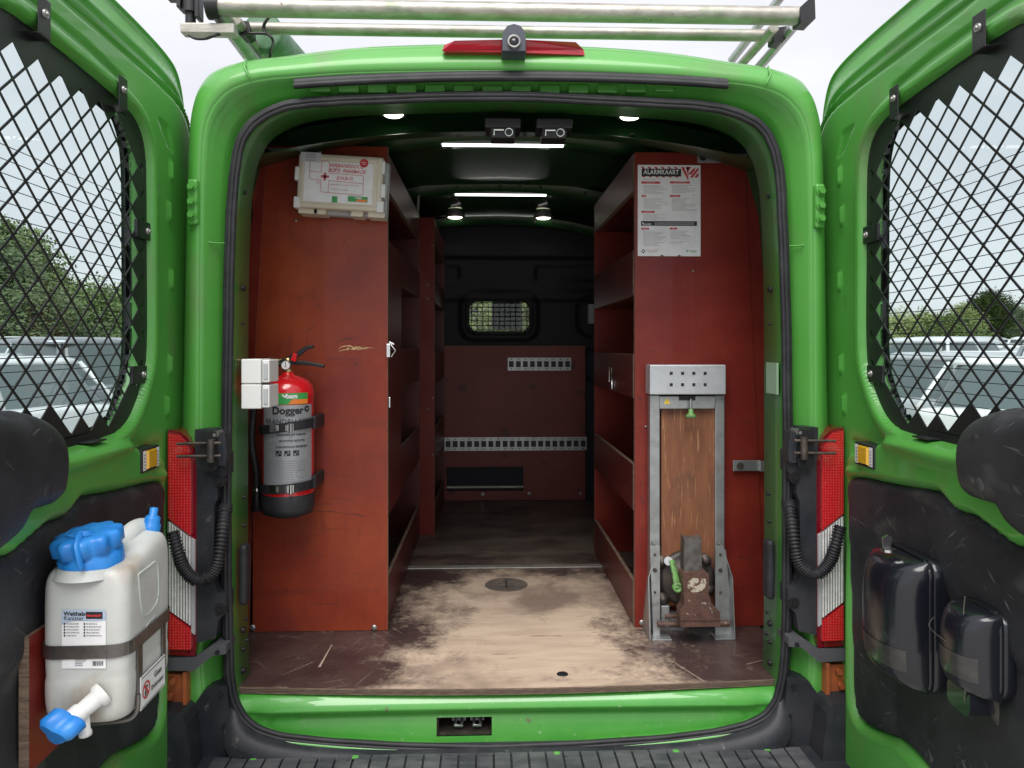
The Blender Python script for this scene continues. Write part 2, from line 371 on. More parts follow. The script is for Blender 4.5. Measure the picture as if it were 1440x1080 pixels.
M['p_black'] = mat('black_print', (.02, .02, .022), .5)
M['p_grey'] = mat('grey_print', (.25, .25, .26), .5)
M['p_green'] = mat('green_print', (.035, .30, .07), .4)
M['p_orange'] = mat('orange_print', (.75, .20, .03), .4)
M['p_blue'] = mat('pale_blue_print', (.42, .50, .62), .5)
M['p_yellow'] = mat('yellow_print', (.80, .55, .04), .4)
M['yellow_refl'] = mat('amber_reflector', (.75, .40, .012), .2, coat=1)
M['lens_red'] = mat('red_lamp_lens', (.62, .012, .018), .08, coat=1, emis=(.62, .012, .018), estr=0)
M['lens_dark'] = mat('dark_red_lens_rim', (.16, .004, .010), .1, coat=1)
M['lens_clear'] = mat('clear_ribbed_lens', (.88, .88, .88), .12, 0, (.66, .64, .63), 45, lo=.35, hi=.65, coat=1)
def add_grid_bump(m, sx, sz, strength, dark=None):
    t = m.node_tree; p = t.nodes['Principled BSDF']; N = t.nodes.new; L = t.links.new
    g = N('ShaderNodeTexCoord'); sep = N('ShaderNodeSeparateXYZ'); L(g.outputs['Object'], sep.inputs[0]); hs = []
    for k, sc in ((0, sx), (2, sz)):
        if not sc: continue
        a = N('ShaderNodeMath'); a.operation = 'MULTIPLY'; a.inputs[1].default_value = sc; L(sep.outputs[k], a.inputs[0])
        b = N('ShaderNodeMath'); b.operation = 'SINE'; L(a.outputs[0], b.inputs[0]); c = N('ShaderNodeMath'); c.operation = 'ABSOLUTE'; L(b.outputs[0], c.inputs[0]); hs.append(c)
    h = hs[0]
    if len(hs) > 1: h = N('ShaderNodeMath'); h.operation = 'MINIMUM'; L(hs[0].outputs[0], h.inputs[0]); L(hs[1].outputs[0], h.inputs[1])
    b = N('ShaderNodeBump'); b.inputs['Strength'].default_value = strength; b.inputs['Distance'].default_value = .004; L(h.outputs[0], b.inputs['Height']); L(b.outputs[0], p.inputs['Normal'])
    if dark:
        r_ = N('ShaderNodeMapRange'); r_.inputs[1].default_value = 0; r_.inputs[2].default_value = .45; L(h.outputs[0], r_.inputs[0])
        x = N('ShaderNodeMixRGB'); x.inputs[1].default_value = (*dark, 1); L(r_.outputs[0], x.inputs[0])
        s = p.inputs['Base Color']
        if s.is_linked: L(s.links[0].from_socket, x.inputs[2])
        else: x.inputs[2].default_value = s.default_value
        L(x.outputs[0], s)
M['lens_plain'] = mat('smooth_red_lens', (.42, .015, .03), .1, coat=1)
add_grid_bump(M['lens_red'], 420, 420, .5, (.50, .008, .012))
add_grid_bump(M['lens_clear'], 420, 0, .9, (.60, .58, .58))
def glassmat(name, tint, refl=.12, rough=0):
    m = bpy.data.materials.new(name); m.use_nodes = True; t = m.node_tree; t.nodes.clear(); N = t.nodes.new; L = t.links.new
    o = N('ShaderNodeOutputMaterial'); a = N('ShaderNodeBsdfTransparent'); a.inputs[0].default_value = (*tint, 1); b = N('ShaderNodeBsdfGlossy'); b.inputs[1].default_value = rough+.02
    x = N('ShaderNodeMixShader'); lw = N('ShaderNodeLayerWeight'); pw = N('ShaderNodeMath'); pw.operation = 'POWER'; pw.inputs[1].default_value = 4.5; L(lw.outputs['Facing'], pw.inputs[0]); ml = N('ShaderNodeMath'); ml.operation = 'MULTIPLY_ADD'; ml.inputs[1].default_value = .75; ml.inputs[2].default_value = .035; L(pw.outputs[0], ml.inputs[0]); L(ml.outputs[0], x.inputs[0]); L(a.outputs[0], x.inputs[1]); L(b.outputs[0], x.inputs[2]); L(x.outputs[0], o.inputs[0])
    return m
M['glass'] = glassmat('tinted_window_glass', (.80, .90, .885))
M['glass_clear'] = glassmat('clear_glass', (.85, .88, .86))
M['led'] = mat('lit_led', (.9, .9, .9), .4, emis=(1, .98, .94), estr=2.6)
M['led_warm'] = mat('lit_spot', (.9, .9, .9), .4, emis=(1, .96, .82), estr=4)
M['orange_br'] = mat('orange_brown_bracket', (.42, .115, .035), .5, 0, (.30, .08, .03), 20)
M['step'] = mat('worn_step_plastic', (.045, .048, .056), .55, 0, (.12, .12, .125), 7, (1, 3, 1), lo=.4, hi=.7, bump=.4, bscale=200, spots=[((.02, .02, .02), 28, (1, 1, 1), .68, .72)])
M['tyre'] = mat('tyre_rubber', (.02, .02, .02), .8)
M['pipe_green'] = mat('dull_green_tube', (.07, .17, .085), .5, 0, (.13, .24, .15), 18)
# floor: film-faced plywood worn through to pale wood
def floor_mat():
    m = bpy.data.materials.new('worn_film_plywood_floor'); m.use_nodes = True; t = m.node_tree; p = t.nodes['Principled BSDF']; N = t.nodes.new; L = t.links.new
    g = N('ShaderNodeTexCoord'); sep = N('ShaderNodeSeparateXYZ'); L(g.outputs['Object'], sep.inputs[0])
    def math_(op, a, b=None, c=None):
        n = N('ShaderNodeMath'); n.operation = op
        for i, v in enumerate((a, b, c)):
            if v is None: continue
            if isinstance(v, (int, float)): n.inputs[i].default_value = v
            else: L(v, n.inputs[i])
        return n.outputs[0]
    def noise(sc, st=(1, 1, 1), det=6, rough=.6, loc=(0, 0, 0)):
        mp = N('ShaderNodeMapping'); mp.inputs['Scale'].default_value = st; mp.inputs['Location'].default_value = loc; L(g.outputs['Object'], mp.inputs[0])
        n = N('ShaderNodeTexNoise'); n.inputs['Scale'].default_value = sc; n.inputs['Detail'].default_value = det; n.inputs['Roughness'].default_value = rough; L(mp.outputs[0], n.inputs[0]); return n.outputs['Fac']
    def rng(v, a, b, c=0, d=1):
        n = N('ShaderNodeMapRange'); L(v, n.inputs[0])
        for i, q in enumerate((a, b, c, d)): n.inputs[i+1].default_value = q
        return n.outputs[0]
    def mix(f, a, b):
        n = N('ShaderNodeMixRGB'); L(f, n.inputs[0])
        for i, v in ((1, a), (2, b)):
            if isinstance(v, tuple): n.inputs[i].default_value = (*v, 1)
            else: L(v, n.inputs[i])
        return n.outputs[0]
    X, Y = sep.outputs[0], sep.outputs[1]
    # centre of wear drifts right toward the sill; strength fades beyond the joint strip
    dx = math_('ABSOLUTE', math_('SUBTRACT', X, .085)); across = rng(dx, .16, .60, 1, 0)
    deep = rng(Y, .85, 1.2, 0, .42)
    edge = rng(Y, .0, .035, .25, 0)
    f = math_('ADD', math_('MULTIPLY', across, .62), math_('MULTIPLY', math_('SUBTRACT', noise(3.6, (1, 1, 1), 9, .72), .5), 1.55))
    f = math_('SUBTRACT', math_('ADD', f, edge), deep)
    f = math_('ADD', f, math_('MULTIPLY', math_('SUBTRACT', noise(70, (1, 1, 1), 4, .7), .5), .35))
    wear = rng(f, .20, .52)
    film = mix(rng(noise(5), .35, .7), (.040, .023, .023), (.080, .051, .046))
    film = mix(rng(noise(11, (1, .6, 1), 6, .7, (4, 1, 0)), .60, .78), film, (.21, .155, .125))
    wood = mix(rng(noise(9, (.5, 2.2, 1)), .35, .7), (.54, .42, .315), (.40, .30, .225))
    wood = mix(rng(noise(26, (.25, 3, 1), 3, .6, (2, 3, 0)), .66, .72), wood, (.16, .10, .07))
    wood = mix(rng(noise(2.3, (1, 1, 1), 5, .6, (7, 2, 0)), .52, .66), wood, (.22, .155, .12))
    c = mix(wear, film, wood)
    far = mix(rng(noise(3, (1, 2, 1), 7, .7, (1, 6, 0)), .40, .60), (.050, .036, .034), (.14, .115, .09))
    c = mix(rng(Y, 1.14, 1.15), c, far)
    for k, ang in enumerate((.3, 1.2, 2.2, 2.8)):
        mp = N('ShaderNodeMapping'); mp.vector_type = 'TEXTURE'; mp.inputs['Rotation'].default_value = (0, 0, ang); mp.inputs['Scale'].default_value = (1/5, 1/150, 1); mp.inputs['Location'].default_value = (k*3, k, 0); L(g.outputs['Object'], mp.inputs[0])
        n = N('ShaderNodeTexNoise'); n.inputs['Scale'].default_value = 1; n.inputs['Detail'].default_value = 2; L(mp.outputs[0], n.inputs[0])
        c = mix(math_('MULTIPLY', rng(n.outputs['Fac'], .66, .74), .30), c, (.40, .30, .22))
    L(c, p.inputs['Base Color']); p.inputs['Roughness'].default_value = .5; L(rng(wear, 0, 1, .36, .75), p.inputs['Roughness'])
    b = N('ShaderNodeBump'); b.inputs['Strength'].default_value = .35; b.inputs['Distance'].default_value = .002; L(noise(60, (1, 3, 1)), b.inputs['Height']); L(b.outputs[0], p.inputs['Normal'])
    return m
M['floor'] = floor_mat()
for k_, v_ in (('trim', .25), ('plastic', .2)): M[k_].node_tree.nodes['Principled BSDF'].inputs['Specular IOR Level'].default_value = v_+.15

# ------------------------------------------------------------ ground
def gz(x, y):
    d = max(0.0, y-7); return min(.018*d, .55)
gm = MB(); xs = [-400, -120, -60, -30, -15, -5, 5, 15, 30, 60, 120, 400]; ys = [-200, -60, -20, -5, 3, 7, 12, 18, 25, 33, 38, 60, 120, 500]
gm.raw([(x, y, gz(x, y)) for y in ys for x in xs], [(j*len(xs)+i, j*len(xs)+i+1, (j+1)*len(xs)+i+1, (j+1)*len(xs)+i) for j in range(len(ys)-1) for i in range(len(xs)-1)])
M['ground'] = mat('pale_gravel_paving', (.44, .43, .41), .85, 0, (.30, .29, .275), 40, lo=.4, hi=.6, bump=.8, bscale=90)
struct(obj('ground', gm, M['ground']))

# ------------------------------------------------------------ VAN
van = thing('van', 'bright green panel van with both rear doors swung open', 'van', (0, 0, 0))
SEAL = [(717.8,1050),(550,1047),(430,1039),(370,1026),(340,1002),(327,962),(323,900),(321,800),(321,600),(324,400),(329,280),(334,228),(343,196),(362,171),(395,154),(440,146),(520,142),(717.8,138)]
RIDG = [(717.8,1056),(550,1053),(428,1044),(364,1034),(330,1012),(288,985),(281,900),(280,800),(280,600),(281,340),(284,213),(292,165),(309,138),(331,122),(365,112),(417,107),(520,101),(717.8,99)]
SILH = [(717.8,1060),(550,1057),(424,1050),(352,1044),(290,1030),(240,985),(240,900),(245,800),(256,600),(262,340),(266,200),(273,143),(288,112),(308,97),(345,86),(400,79),(520,66),(717.8,62)]
INNR = [(717.8,1000),(550,1000),(440,996),(392,985),(362,968),(352,945),(350,900),(349,800),(349,600),(350,400),(354,290),(360,243),(370,214),(388,192),(420,176),(460,167),(530,162),(717.8,158)]
def half3(P, Y): return [tuple(W(px, py, Y)) for px, py in P]
def mirror_loop(h):                       # bottom centre -> left -> top centre -> right -> closed
    h = [list(p) for p in h]; h[0][0] = 0; h[-1][0] = 0
    return [tuple(p) for p in h]+[(-p[0], p[1], p[2]) for p in reversed(h[1:-1])]
def loopof(P, Y): return cr(mirror_loop(half3(P, Y)), 5, True)
Ls = loopof(SEAL, 0.0); Lr = loopof(RIDG, -.015); La = loopof(SILH, .08)
def lerpl(A, B, t, dy=0, Yabs=None):
    return [(a[0]+(b[0]-a[0])*t, (a[1]+(b[1]-a[1])*t+dy) if Yabs is None else Yabs, a[2]+(b[2]-a[2])*t) for a, b in zip(A, B)]
NL = len(Ls)
def outl(A, e): return [(x*(1+e), y, (z-1.35)*(1+e)+1.35) for x, y, z in A]
# outer skin: ridge -> rolled edge -> silhouette -> body side running forward
rings = [lerpl(Lr, La, .0), lerpl(Lr, La, .06, -.012), lerpl(Lr, La, .35, -.030), lerpl(Lr, La, .65, -.030), lerpl(Lr, La, .88, -.012), La]
side = []
for Y, ex, ez in ((.16, .012, .0), (.5, .05, .010), (1.2, .075, .02), (2.6, .085, .03), (3.6, .07, .028)):
    side.append([((x*(1+ex*(1.0 if z < 2.0 else .6))), Y, z+(z-1.3)*ez if z > 1.3 else z) for x, y, z in La])
b = MB().loft(rings+side[:], True)
rear = obj('body_shell', b, M['paint'], van, recalc=True)
# recess between ridge and rubber seal
Lc = [Ls, lerpl(Ls, Lr, .04, 0, .035), lerpl(Ls, Lr, .10, 0, .060), lerpl(Ls, Lr, .44, 0, .064), lerpl(Ls, Lr, .48, 0, .058), lerpl(Ls, Lr, .52, 0, .026), lerpl(Ls, Lr, .80, 0, .020), lerpl(Ls, Lr, .83, 0, .004), lerpl(Ls, Lr, .90, 0, .002), lerpl(Ls, Lr, .93, 0, -.016), Lr]
obj('rear_frame', MB().loft(Lc, True), M['paint'], van)
# seam lines and drip beads on the recess
for sgn in (-1, 1):
    sm = MB()
    for (pts, Y) in (([(283,335),(296,341),(318,342)], .012), ([(283,213),(287,190),(296,162),(308,142)], -.002), ([(276,610),(297,603),(317,602)], .02)):
        P = [W(px, py, Y) for px, py in pts]; P = [(sgn*-p.x, p.y, p.z) for p in P] if sgn > 0 else [tuple(p) for p in P]
        sm.tube(cr(P, 5), .0022, 6)
    obj('seam_bead', sm, M['paint'], van)
# rubber seal: three-lipped
sb = MB()
for dr, dy, r_ in ((-.005, -.007, .0075), (.004, -.011, .0065), (.0115, -.005, .0062)):
    L_ = []
    for i, p in enumerate(Ls):
        a, c = Vector(Ls[i-1]), Vector(Ls[(i+1) % NL]); t = (c-a).normalized(); n = Vector((t.z, 0, -t.x))
        if n.dot(Vector((p[0], 0, p[2]-1.35))) < 0: n = -n
        j = .0008*math.sin(i*.55)+.0005*math.sin(i*1.7)
        L_.append(Vector(p)+n*(dr+j)+Vector((0, dy, 0)))
    L_.append(L_[0]); sb.tube(L_, r_, 8, cap=False)
obj('door_seal', sb, M['rubber'], van)
sel = [i for i in range(-30, 31)]
def offs(e, Y):
    o_ = []
    for i in sel:
        a, c = Vector(Ls[(i-1) % NL]), Vector(Ls[(i+1) % NL]); t = (c-a).normalized(); n = Vector((t.z, 0, -t.x)); p = Vector(Ls[i % NL])
        if n.dot(Vector((p.x, 0, p.z-1.35))) < 0: n = -n
        k_ = 1-float(ss(.50, .60, np.array(p.z))); q = p+n*e*k_; q.y = Y*k_; o_.append(q)
    return o_
obj('seal_surround', MB().loft([offs(.004, -.012), offs(.008, -.030), offs(.014, -.052), offs(.055, -.056), offs(.085, -.050)]), M['plastic'], van)
# inner flange and aperture
Li = [(x*.985 if abs(x) > .3 else x, y, z) for x, y, z in lerpl(Ls, loopof(INNR, .12), .10, 0, .0)]
Lin = loopof(INNR, .12)
LIN = [Ls, lerpl(Ls, Lin, .30, 0, .004), lerpl(Ls, Lin, .36, 0, .02), Lin, lerpl(Lin, outl(Lin, .05), 1, 0, .13), lerpl(Lin, outl(Lin, .16), 1, 0, .16)]
k0, k1 = 5*5-2, NL-(5*5-2)
obj('inner_door_frame', MB().loft([[r_[i] for i in range(k0, k1+1)] for r_ in LIN]), M['paint_in'], van)
# holes, slots and rubber pads on the inner flange
for sgn in (-1, 1):
    hm = MB()
    for px, py, w_, h_ in ((343,270,3,9),(341,405,2,14),(340,455,3,5),(341,888,4,13),(346,902,3,8),(341,915,5,9),(341,945,3,13),(345,872,3,6),(343,700,2,9),(342,740,2,9)):
        p = W(px, py, .05); x = sgn*-p.x if sgn > 0 else p.x
        hm.cyl((x-.0045, .06, p.z), (x+.0045, .06, p.z), h_/1500, n=10)
    obj('frame_holes', hm, M['black'], van)
    p = W(343, 808, .04); pm = MB().box((-.012, -.02, -.085), (.012, .025, .085), M=Matrix.Translation((sgn*abs(p.x), .045, p.z)))
    obj('rubber_stop', pm, M['rubber'], van, bevel=.011, seg=3)
    if sgn > 0:
        q = W(1086, 532, .05); obj('bare_primer_patch', MB().box((q.x-.003, .01, q.z-.045), (q.x+.003, .09, q.z+.045)), mat('pale_green_primer', (.22, .36, .22), .4), van, bevel=.001)
# sill
sm = MB(); prof = [(.584, .07), (.584, .030), (.576, .016), (.560, .004), (.548, -.002), (.542, -.002), (.534, .008), (.522, .022), (.515, .024), (.510, .022), (.459, .018), (.430, .016)]
nx = 121; rows = []
for (z, Y) in prof:
    row = []
    for i in range(nx):
        x = -.775+1.55*i/(nx-1); a = abs(x); e = float(ss(.66, .72, np.array(a))); e2 = float(ss(.715, .76, np.array(a)))
        yy = Y*(1-e)+(.004)*e if z < .545 else Y
        yy = yy*(1-e2)+(-.004)*e2 if z < .575 else yy
        if .470 < z < .53 and .585 < a < .67: yy -= .012
        row.append((x, yy, z+(.004*math.cos(x*2.0))))
    rows.append(row)
lx0, lx1 = W(617, 1020, .03).x, W(694, 1020, .03).x
V = [p for r_ in rows for p in r_]; F = []
for k in range(len(rows)-1):
    for i in range(nx-1):
        xm = -.775+1.55*(i+.5)/(nx-1)
        if lx0 < xm < lx1 and k == 9: continue
        F.append((k*nx+i, k*nx+i+1, (k+1)*nx+i+1, (k+1)*nx+i))
sm.raw(V, F, 0, True); obj('sill', sm, M['sill_paint'], van)
cm = MB(); zt, zb = .500, .470
z0, z1 = .459, .510
cm.box((lx0-.01, .05, z0-.01), (lx1+.01, .14, z0)); cm.box((lx0-.01, .05, z1), (lx1+.01, .14, z1+.01)); cm.box((lx0-.012, .04, z0-.01), (lx0-.001, .14, z1+.01)); cm.box((lx1+.001, .04, z0-.01), (lx1+.012, .14, z1+.01)); cm.box((lx0, .13, z0-.01), (lx1, .14, z1+.01))
obj('latch_recess', cm, M['dark_iron'], van)
for px in (645, 671):
    p = W(px, 1020, .06); o_ = MB(); o_.tube([(p.x-.009, .10, .488), (p.x-.009, .045, .478), (p.x+.009, .045, .478), (p.x+.009, .10, .488)], .0045, 8)
    o_.box((p.x-.02, .09, .470), (p.x+.02, .11, .496)); obj('door_striker', o_, M['steel'], van, bevel=.001)
# embossed header panel under the weatherstrip + weatherstrip + brake light + camera
hp = MB()
for i in range(13):
    px = 450+i*40.4; c = W(px, 127-3.5*abs(i-6)/6, .018); hw = .029
    hp.box((c.x-hw, .016, c.z-.012), (c.x+hw, .07, c.z+.014))
obj('header_embosses', hp, M['paint'], van, bevel=.005, seg=3)
ws = MB()
P = [W(415+607*t, 118-11*math.sin(math.pi*t)**.8, -.02) for t in [i/24 for i in range(25)]]
ws.tube(P, .0145, 8, sx=1.0, sy=.7, up=(0, 0, 1)); ws.tube([p+Vector((0, -.012, -.010)) for p in P], .008, 8)
obj('roof_weatherstrip', ws, M['rubber'], van)
bl = MB(); T0 = [(625,66),(640,64),(722,62),(808,66),(820,72),(822,80),(722,80),(624,79),(622,74)]
Pb = [W(a, b_-1, .0) for a, b_ in T0]; bl.prism([(p.x, -.028+(.02 if i in (0, 8, 4, 5) else 0), p.z) for i, p in enumerate(Pb)], (0, .09, 0)); o_ = obj('high_brake_light', bl, M['lens_plain'], van, bevel=.006, seg=3)
cb = MB(); c = W(722, 62, -.03)
ring = []
for yy, sc in ((-.075, 1.0), (-.07, 1.06), (.06, 1.06), (.09, .7)):
    r_ = []
    for a, z in ((-.031, -.036), (-.030, .0), (-.027, .018), (-.017, .031), (0, .036), (.017, .031), (.027, .018), (.030, 0), (.031, -.036)):
        r_.append((c.x+a*sc, yy, c.z+z*sc))
    ring.append(r_)
cb.loft(ring, True, capends=True)
cam_h = obj('reversing_camera', cb, mat('dark_slate_plastic', (.06, .065, .085), .35), van, bevel=.002)
cl = MB(); cl.lathe((c.x, -.072, c.z-.014), (0, -1, 0), [(.018, 0), (.018, .012), (.014, .014), (.012, .006), (.0, .004)], 24)
obj('camera_lens_ring', cl, M['screw'], cam_h); obj('camera_lens', MB().lathe((c.x, -.078, c.z-.014), (0, -1, 0), [(.015, 0), (.010, .005), (0, .007)], 20), M['blackgloss'], cam_h)
# roof seams (vertical joint where roof meets pillar)
for sgn in (-1, 1):
    P = [Vector(La[i]) for i in range(NL)]
    pts = [W(346, 86, .06), W(345, 98, -.03), W(352, 112, -.022)]
    obj('roof_joint', MB().tube([(sgn*-p.x if sgn > 0 else p.x, p.y-.006, p.z+.002) for p in pts], .003, 6), M['paint'], van)
# side details built once and mirrored
def mir(P, sgn): return [(p[0]*(-1 if sgn > 0 else 1), p[1], p[2]) for p in P]
def pxs(L, Y): return [tuple(W(a, b_, Y)) for a, b_ in L]
for sgn in (-1, 1):
    def pr(L, Y0, dY, **k): return MB().prism(mir(pxs(L, Y0), sgn), (0, dY, 0), **k)
    # black closing panel beside the lamp
    o_ = obj('pillar_cover', pr([(274,604),(300,604),(318,640),(318,668),(306,680),(306,700),(301,712),(301,820),(306,832),(318,836),(318,862),(307,872),(303,898),(274,905)], -.038, .06), M['plastic'], van, bevel=.004)
    pb = MB()
    for px, py in ((309, 677), (310, 857)):
        q = W(px, py, -.04); pb.cyl((-sgn*q.x, -.042, q.z), (-sgn*q.x, 0, q.z), .015, n=20); pb.cyl((-sgn*q.x, -.047, q.z), (-sgn*q.x, 0, q.z), .007, n=6)
    obj('cover_fixing', pb, M['black'], o_)
    # door check: bracket, block, two rods
    ch = obj('door_check', pr([(282,607),(304,607),(305,660),(299,663),(284,662),(281,650)], -.065, .04), M['black'], van, bevel=.006)
    obj('check_bracket', pr([(303,615),(316,608),(319,640),(317,655),(303,655)], -.055, .04), M['plastic'], ch, bevel=.004)
    q = W(310, 609, -.02); obj('check_bolt', MB().cyl((-sgn*q.x, -.06, q.z), (-sgn*q.x, 0, q.z), .009, n=16).cyl((-sgn*q.x, -.066, q.z), (-sgn*q.x, -.055, q.z), .005, n=6), M['screw'], ch)
    rr = MB()
    for py in (624, 642):
        a, c_ = W(249, py, -.075), W(311, py-1, -.07); rr.tube(mir([a, c_], sgn), .0042, 8)
    q0, q1 = W(296, 618, -.075), W(296, 650, -.075); rr.tube(mir([q0, q1], sgn), .010, 10); obj('check_rod', rr, M['dark_iron'], ch)
    # corrugated cable hose
    path = cr(mir([W(a, b_, y_) for a, b_, y_ in ((316,712,.0),(314,735,-.03),(310,770,-.05),(303,800,-.06),(288,815,-.07),(272,814,-.08),(258,798,-.09),(250,775,-.10),(243,748,-.09))], sgn), 26)
    n_ = len(path)-1
    obj('cable_hose', MB().tube(path, .016, 12, rf=lambda t: (.0150+.0022*(1 if int(t*n_) % 4 < 2 else -1))*(1.25 if t < .07 or .46 < t < .485 else 1)), M['rubber'], van)
    # tail lamp
    lampR = [(236,604),(252,606),(264,616),(272,632),(276,655),(276,900),(274,923),(236,921)]
    tl = obj('tail_light', pr(lampR, -.040, .07), M['lens_dark'], van, bevel=.005)
    obj('red_lens', pr([(236,609),(250,612),(260,622),(266,637),(268,655),(268,753),(236,729)], -.048, .02), M['lens_red'], tl, bevel=.003)
    obj('clear_lens', pr([(236,733),(268,757),(268,880),(236,857)], -.048, .02), M['lens_clear'], tl, bevel=.003)
    obj('red_lens', pr([(236,862),(268,885),(268,914),(236,913)], -.048, .02), M['lens_red'], tl, bevel=.003)
    obj('lens_divider', pr([(269,757),(274,760),(274,893),(269,889)], -.046, .02), M['grey_plastic'], tl, bevel=.001)
    # ledge, bracket, bumper corner
    obj('bumper_ledge', pr([(232,926),(274,925),(299,907),(318,906),(318,920),(299,922),(272,944),(232,943)], -.045, .14), mat('grey_bumper_plastic', (.085, .085, .095), .5, bump=.2, bscale=300), van, bevel=.004)
    ob = obj('tow_bracket', pr([(232,948),(257,948),(257,990),(232,990)], -.03, .02), M['orange_br'], van, bevel=.002)
    obj('bracket_edge', pr([(257,946),(262,946),(262,992),(257,992)], -.045, .05), M['orange_br'], ob, bevel=.001)
    bb = MB()
    for px, py in ((244,957),(240,978)):
        q = W(px, py, -.035); bb.cyl((-sgn*q.x, -.045, q.z), (-sgn*q.x, -.02, q.z), .009, n=6)
    obj('bracket_bolt', bb, M['orange_br'], ob)
    nb = 10; cor = []
    for k in range(nb+1):            # swept corner: top edge falls from the ledge down into the step well
        t = k/nb
        cor.append([W(232+t*38, 996-2*t, -.07), W(262+t*14, 1000-30*t**1.5, -.05)])
    obj('bumper_corner', MB().prism(mir(pxs([(228,996),(268,998),(288,970),(300,966),(319,966),(322,1000),(333,1030),(352,1050),(392,1060),(440,1066),(440,1120),(228,1150)], -.022), sgn), (0, .12, 0)), M['plastic'], van, bevel=.006)
    obj('bumper_end', MB().prism(mir(pxs([(200,1002),(255,1006),(262,1020),(270,1085),(280,1150),(200,1150)], -.10), sgn), (0, .10, 0)), M['plastic'], van, bevel=.012, seg=3)
    fb = MB()
    for px, py in ((309,914),(309,979),(315,1022),(345,1043)):
        q = W(px, py, -.03); fb.cyl((-sgn*q.x, -.052 if py < 950 else -.028, q.z), (-sgn*q.x, 0, q.z), .006, n=12)
    obj('push_fastener', fb, M['black'], van)
    # upper hinge in its pocket
    q = W(273, 285, -.02); X = -sgn*q.x
    hg = obj('hinge_plate', MB().box((X-.014, -.034, q.z-.062), (X+.014, .02, q.z+.062)), M['paint'], van, bevel=.007, seg=3)
    hb = MB()
    for dz in (-.036, .0, .040): hb.cyl((X, -.048, q.z+dz), (X, -.03, q.z+dz), .009, n=6).cyl((X, -.037, q.z+dz), (X, -.030, q.z+dz), .013, n=16)
    obj('hinge_bolt', hb, M['paint'], hg)
    if 0: obj('hinge_arm', MB().box((X-.03-.01*0 if sgn < 0 else X-.012, -.045, q.z-.03), (X+.012 if sgn < 0 else X+.03, -.01, q.z+.03)), M['paint'], hg, bevel=.006)
# rear step
st = MB(); zz = .452
st.box((-.97, -.34, zz-.05), (.97, .0, zz-.012)); step = obj('rear_step', st, M['plastic'], van, bevel=.01)
rb = MB(); n_ = 34
for i in range(n_):
    x = -.80+1.6*(i+.5)/n_; sl = (x)*.0
    rb.prism([(x-.0205, -.045, zz-.013), (x+.0205, -.045, zz-.013), (x+.0205, -.33, zz-.013), (x-.0205, -.33, zz-.013)], (0, 0, .010))
    o_ = obj('tread_rib', rb, M['step'], step, bevel=.002); rb = MB()
sk = MB().box((-.76, -.045, zz-.03), (.76, .02, zz-.006)); obj('step_back', sk, M['plastic'], step, bevel=.004)
gc = MB()
for px in (357, 500, 783, 950, 1078): q = W(px, 1060, -.05); gc.box((q.x-.009, -.060, zz-.008), (q.x+.009, -.046, zz-.001))
obj('green_clip', gc, M['paint'], step, bevel=.003)

# interior shell
IS = []
for Y in (.16, .3, 1.0, 1.8, 2.58):
    ring = []
    for (x, z) in ((.70, .585), (.89, .60), (.90, .9), (.895, 1.3), (.885, 1.7), (.86, 2.0), (.80, 2.22), (.70, 2.32), (.5, 2.365), (.25, 2.38)): ring.append((-x, Y, z))
    ring.append((0, Y, 2.385)); ring += [(-x, y, z) for x, y, z in reversed(ring[:-1])]; IS.append(ring)
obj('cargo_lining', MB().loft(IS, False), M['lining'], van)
obj('cargo_floor_pan', MB().box((-.9, .03, .56), (.9, 2.58, .584)), M['paint_in'], van)
hd = MB()
def arc(Y, z, dz, n=24, w_=.84): return [(-w_+2*w_*i/n, Y, z-dz*(abs(-1+2*i/n)**2.4)) for i in range(n+1)]
hd.loft([arc(.16, 2.20, .10), arc(.20, 2.215, .12), arc(.28, 2.24, .12), arc(.42, 2.262, .12), arc(.46, 2.30, .12), arc(.47, 2.36, .10)])
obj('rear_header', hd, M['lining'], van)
for (Y, z, wd) in ((.86, 2.358, .16), (1.78, 2.352, .16), (2.45, 2.30, .12)):
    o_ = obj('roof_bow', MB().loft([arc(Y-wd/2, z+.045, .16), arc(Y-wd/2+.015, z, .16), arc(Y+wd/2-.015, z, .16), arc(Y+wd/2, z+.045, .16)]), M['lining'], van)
    hb = MB()
    for i in range(11):
        x = -.55+.11*i+rnd.uniform(-.02, .02); zz_ = z-.16*(abs(x/.84)**2.4)
        hb.cyl((x, Y-wd/2+.004, zz_+.024), (x, Y-wd/2+.012, zz_+.024), rnd.choice((.004, .006, .008)), n=10)
    obj('bow_hole', hb, M['black'], o_)
hb = MB()
for x in (-.33, -.16, .06, .10, .30, .42): hb.cyl((x, .40, 2.258), (x, .41, 2.266), .008, n=10)
obj('header_hole', hb, M['black'], van)
# light patches of bare lining at the header corners
# door latches under the header
for px in (707, 778):
    q = W(px, 165, .14); la = obj('roof_latch', MB().box((q.x-.053, .10, 2.195), (q.x+.053, .20, 2.225)).box((q.x-.036, .10, 2.165), (q.x+.036, .17, 2.198)), M['black'], van, bevel=.004)
    lt = MB(); lt.tube([(q.x-.026, .098, 2.172), (q.x-.026, .094, 2.187), (q.x+.002, .094, 2.187)], .004, 8); lt.lathe((q.x+.017, .10, 2.181), (0, -1, 0), [(.013, 0), (.013, .007), (.009, .007), (.009, 0)], 20)
    obj('latch_metal', lt, M['chrome'], la)
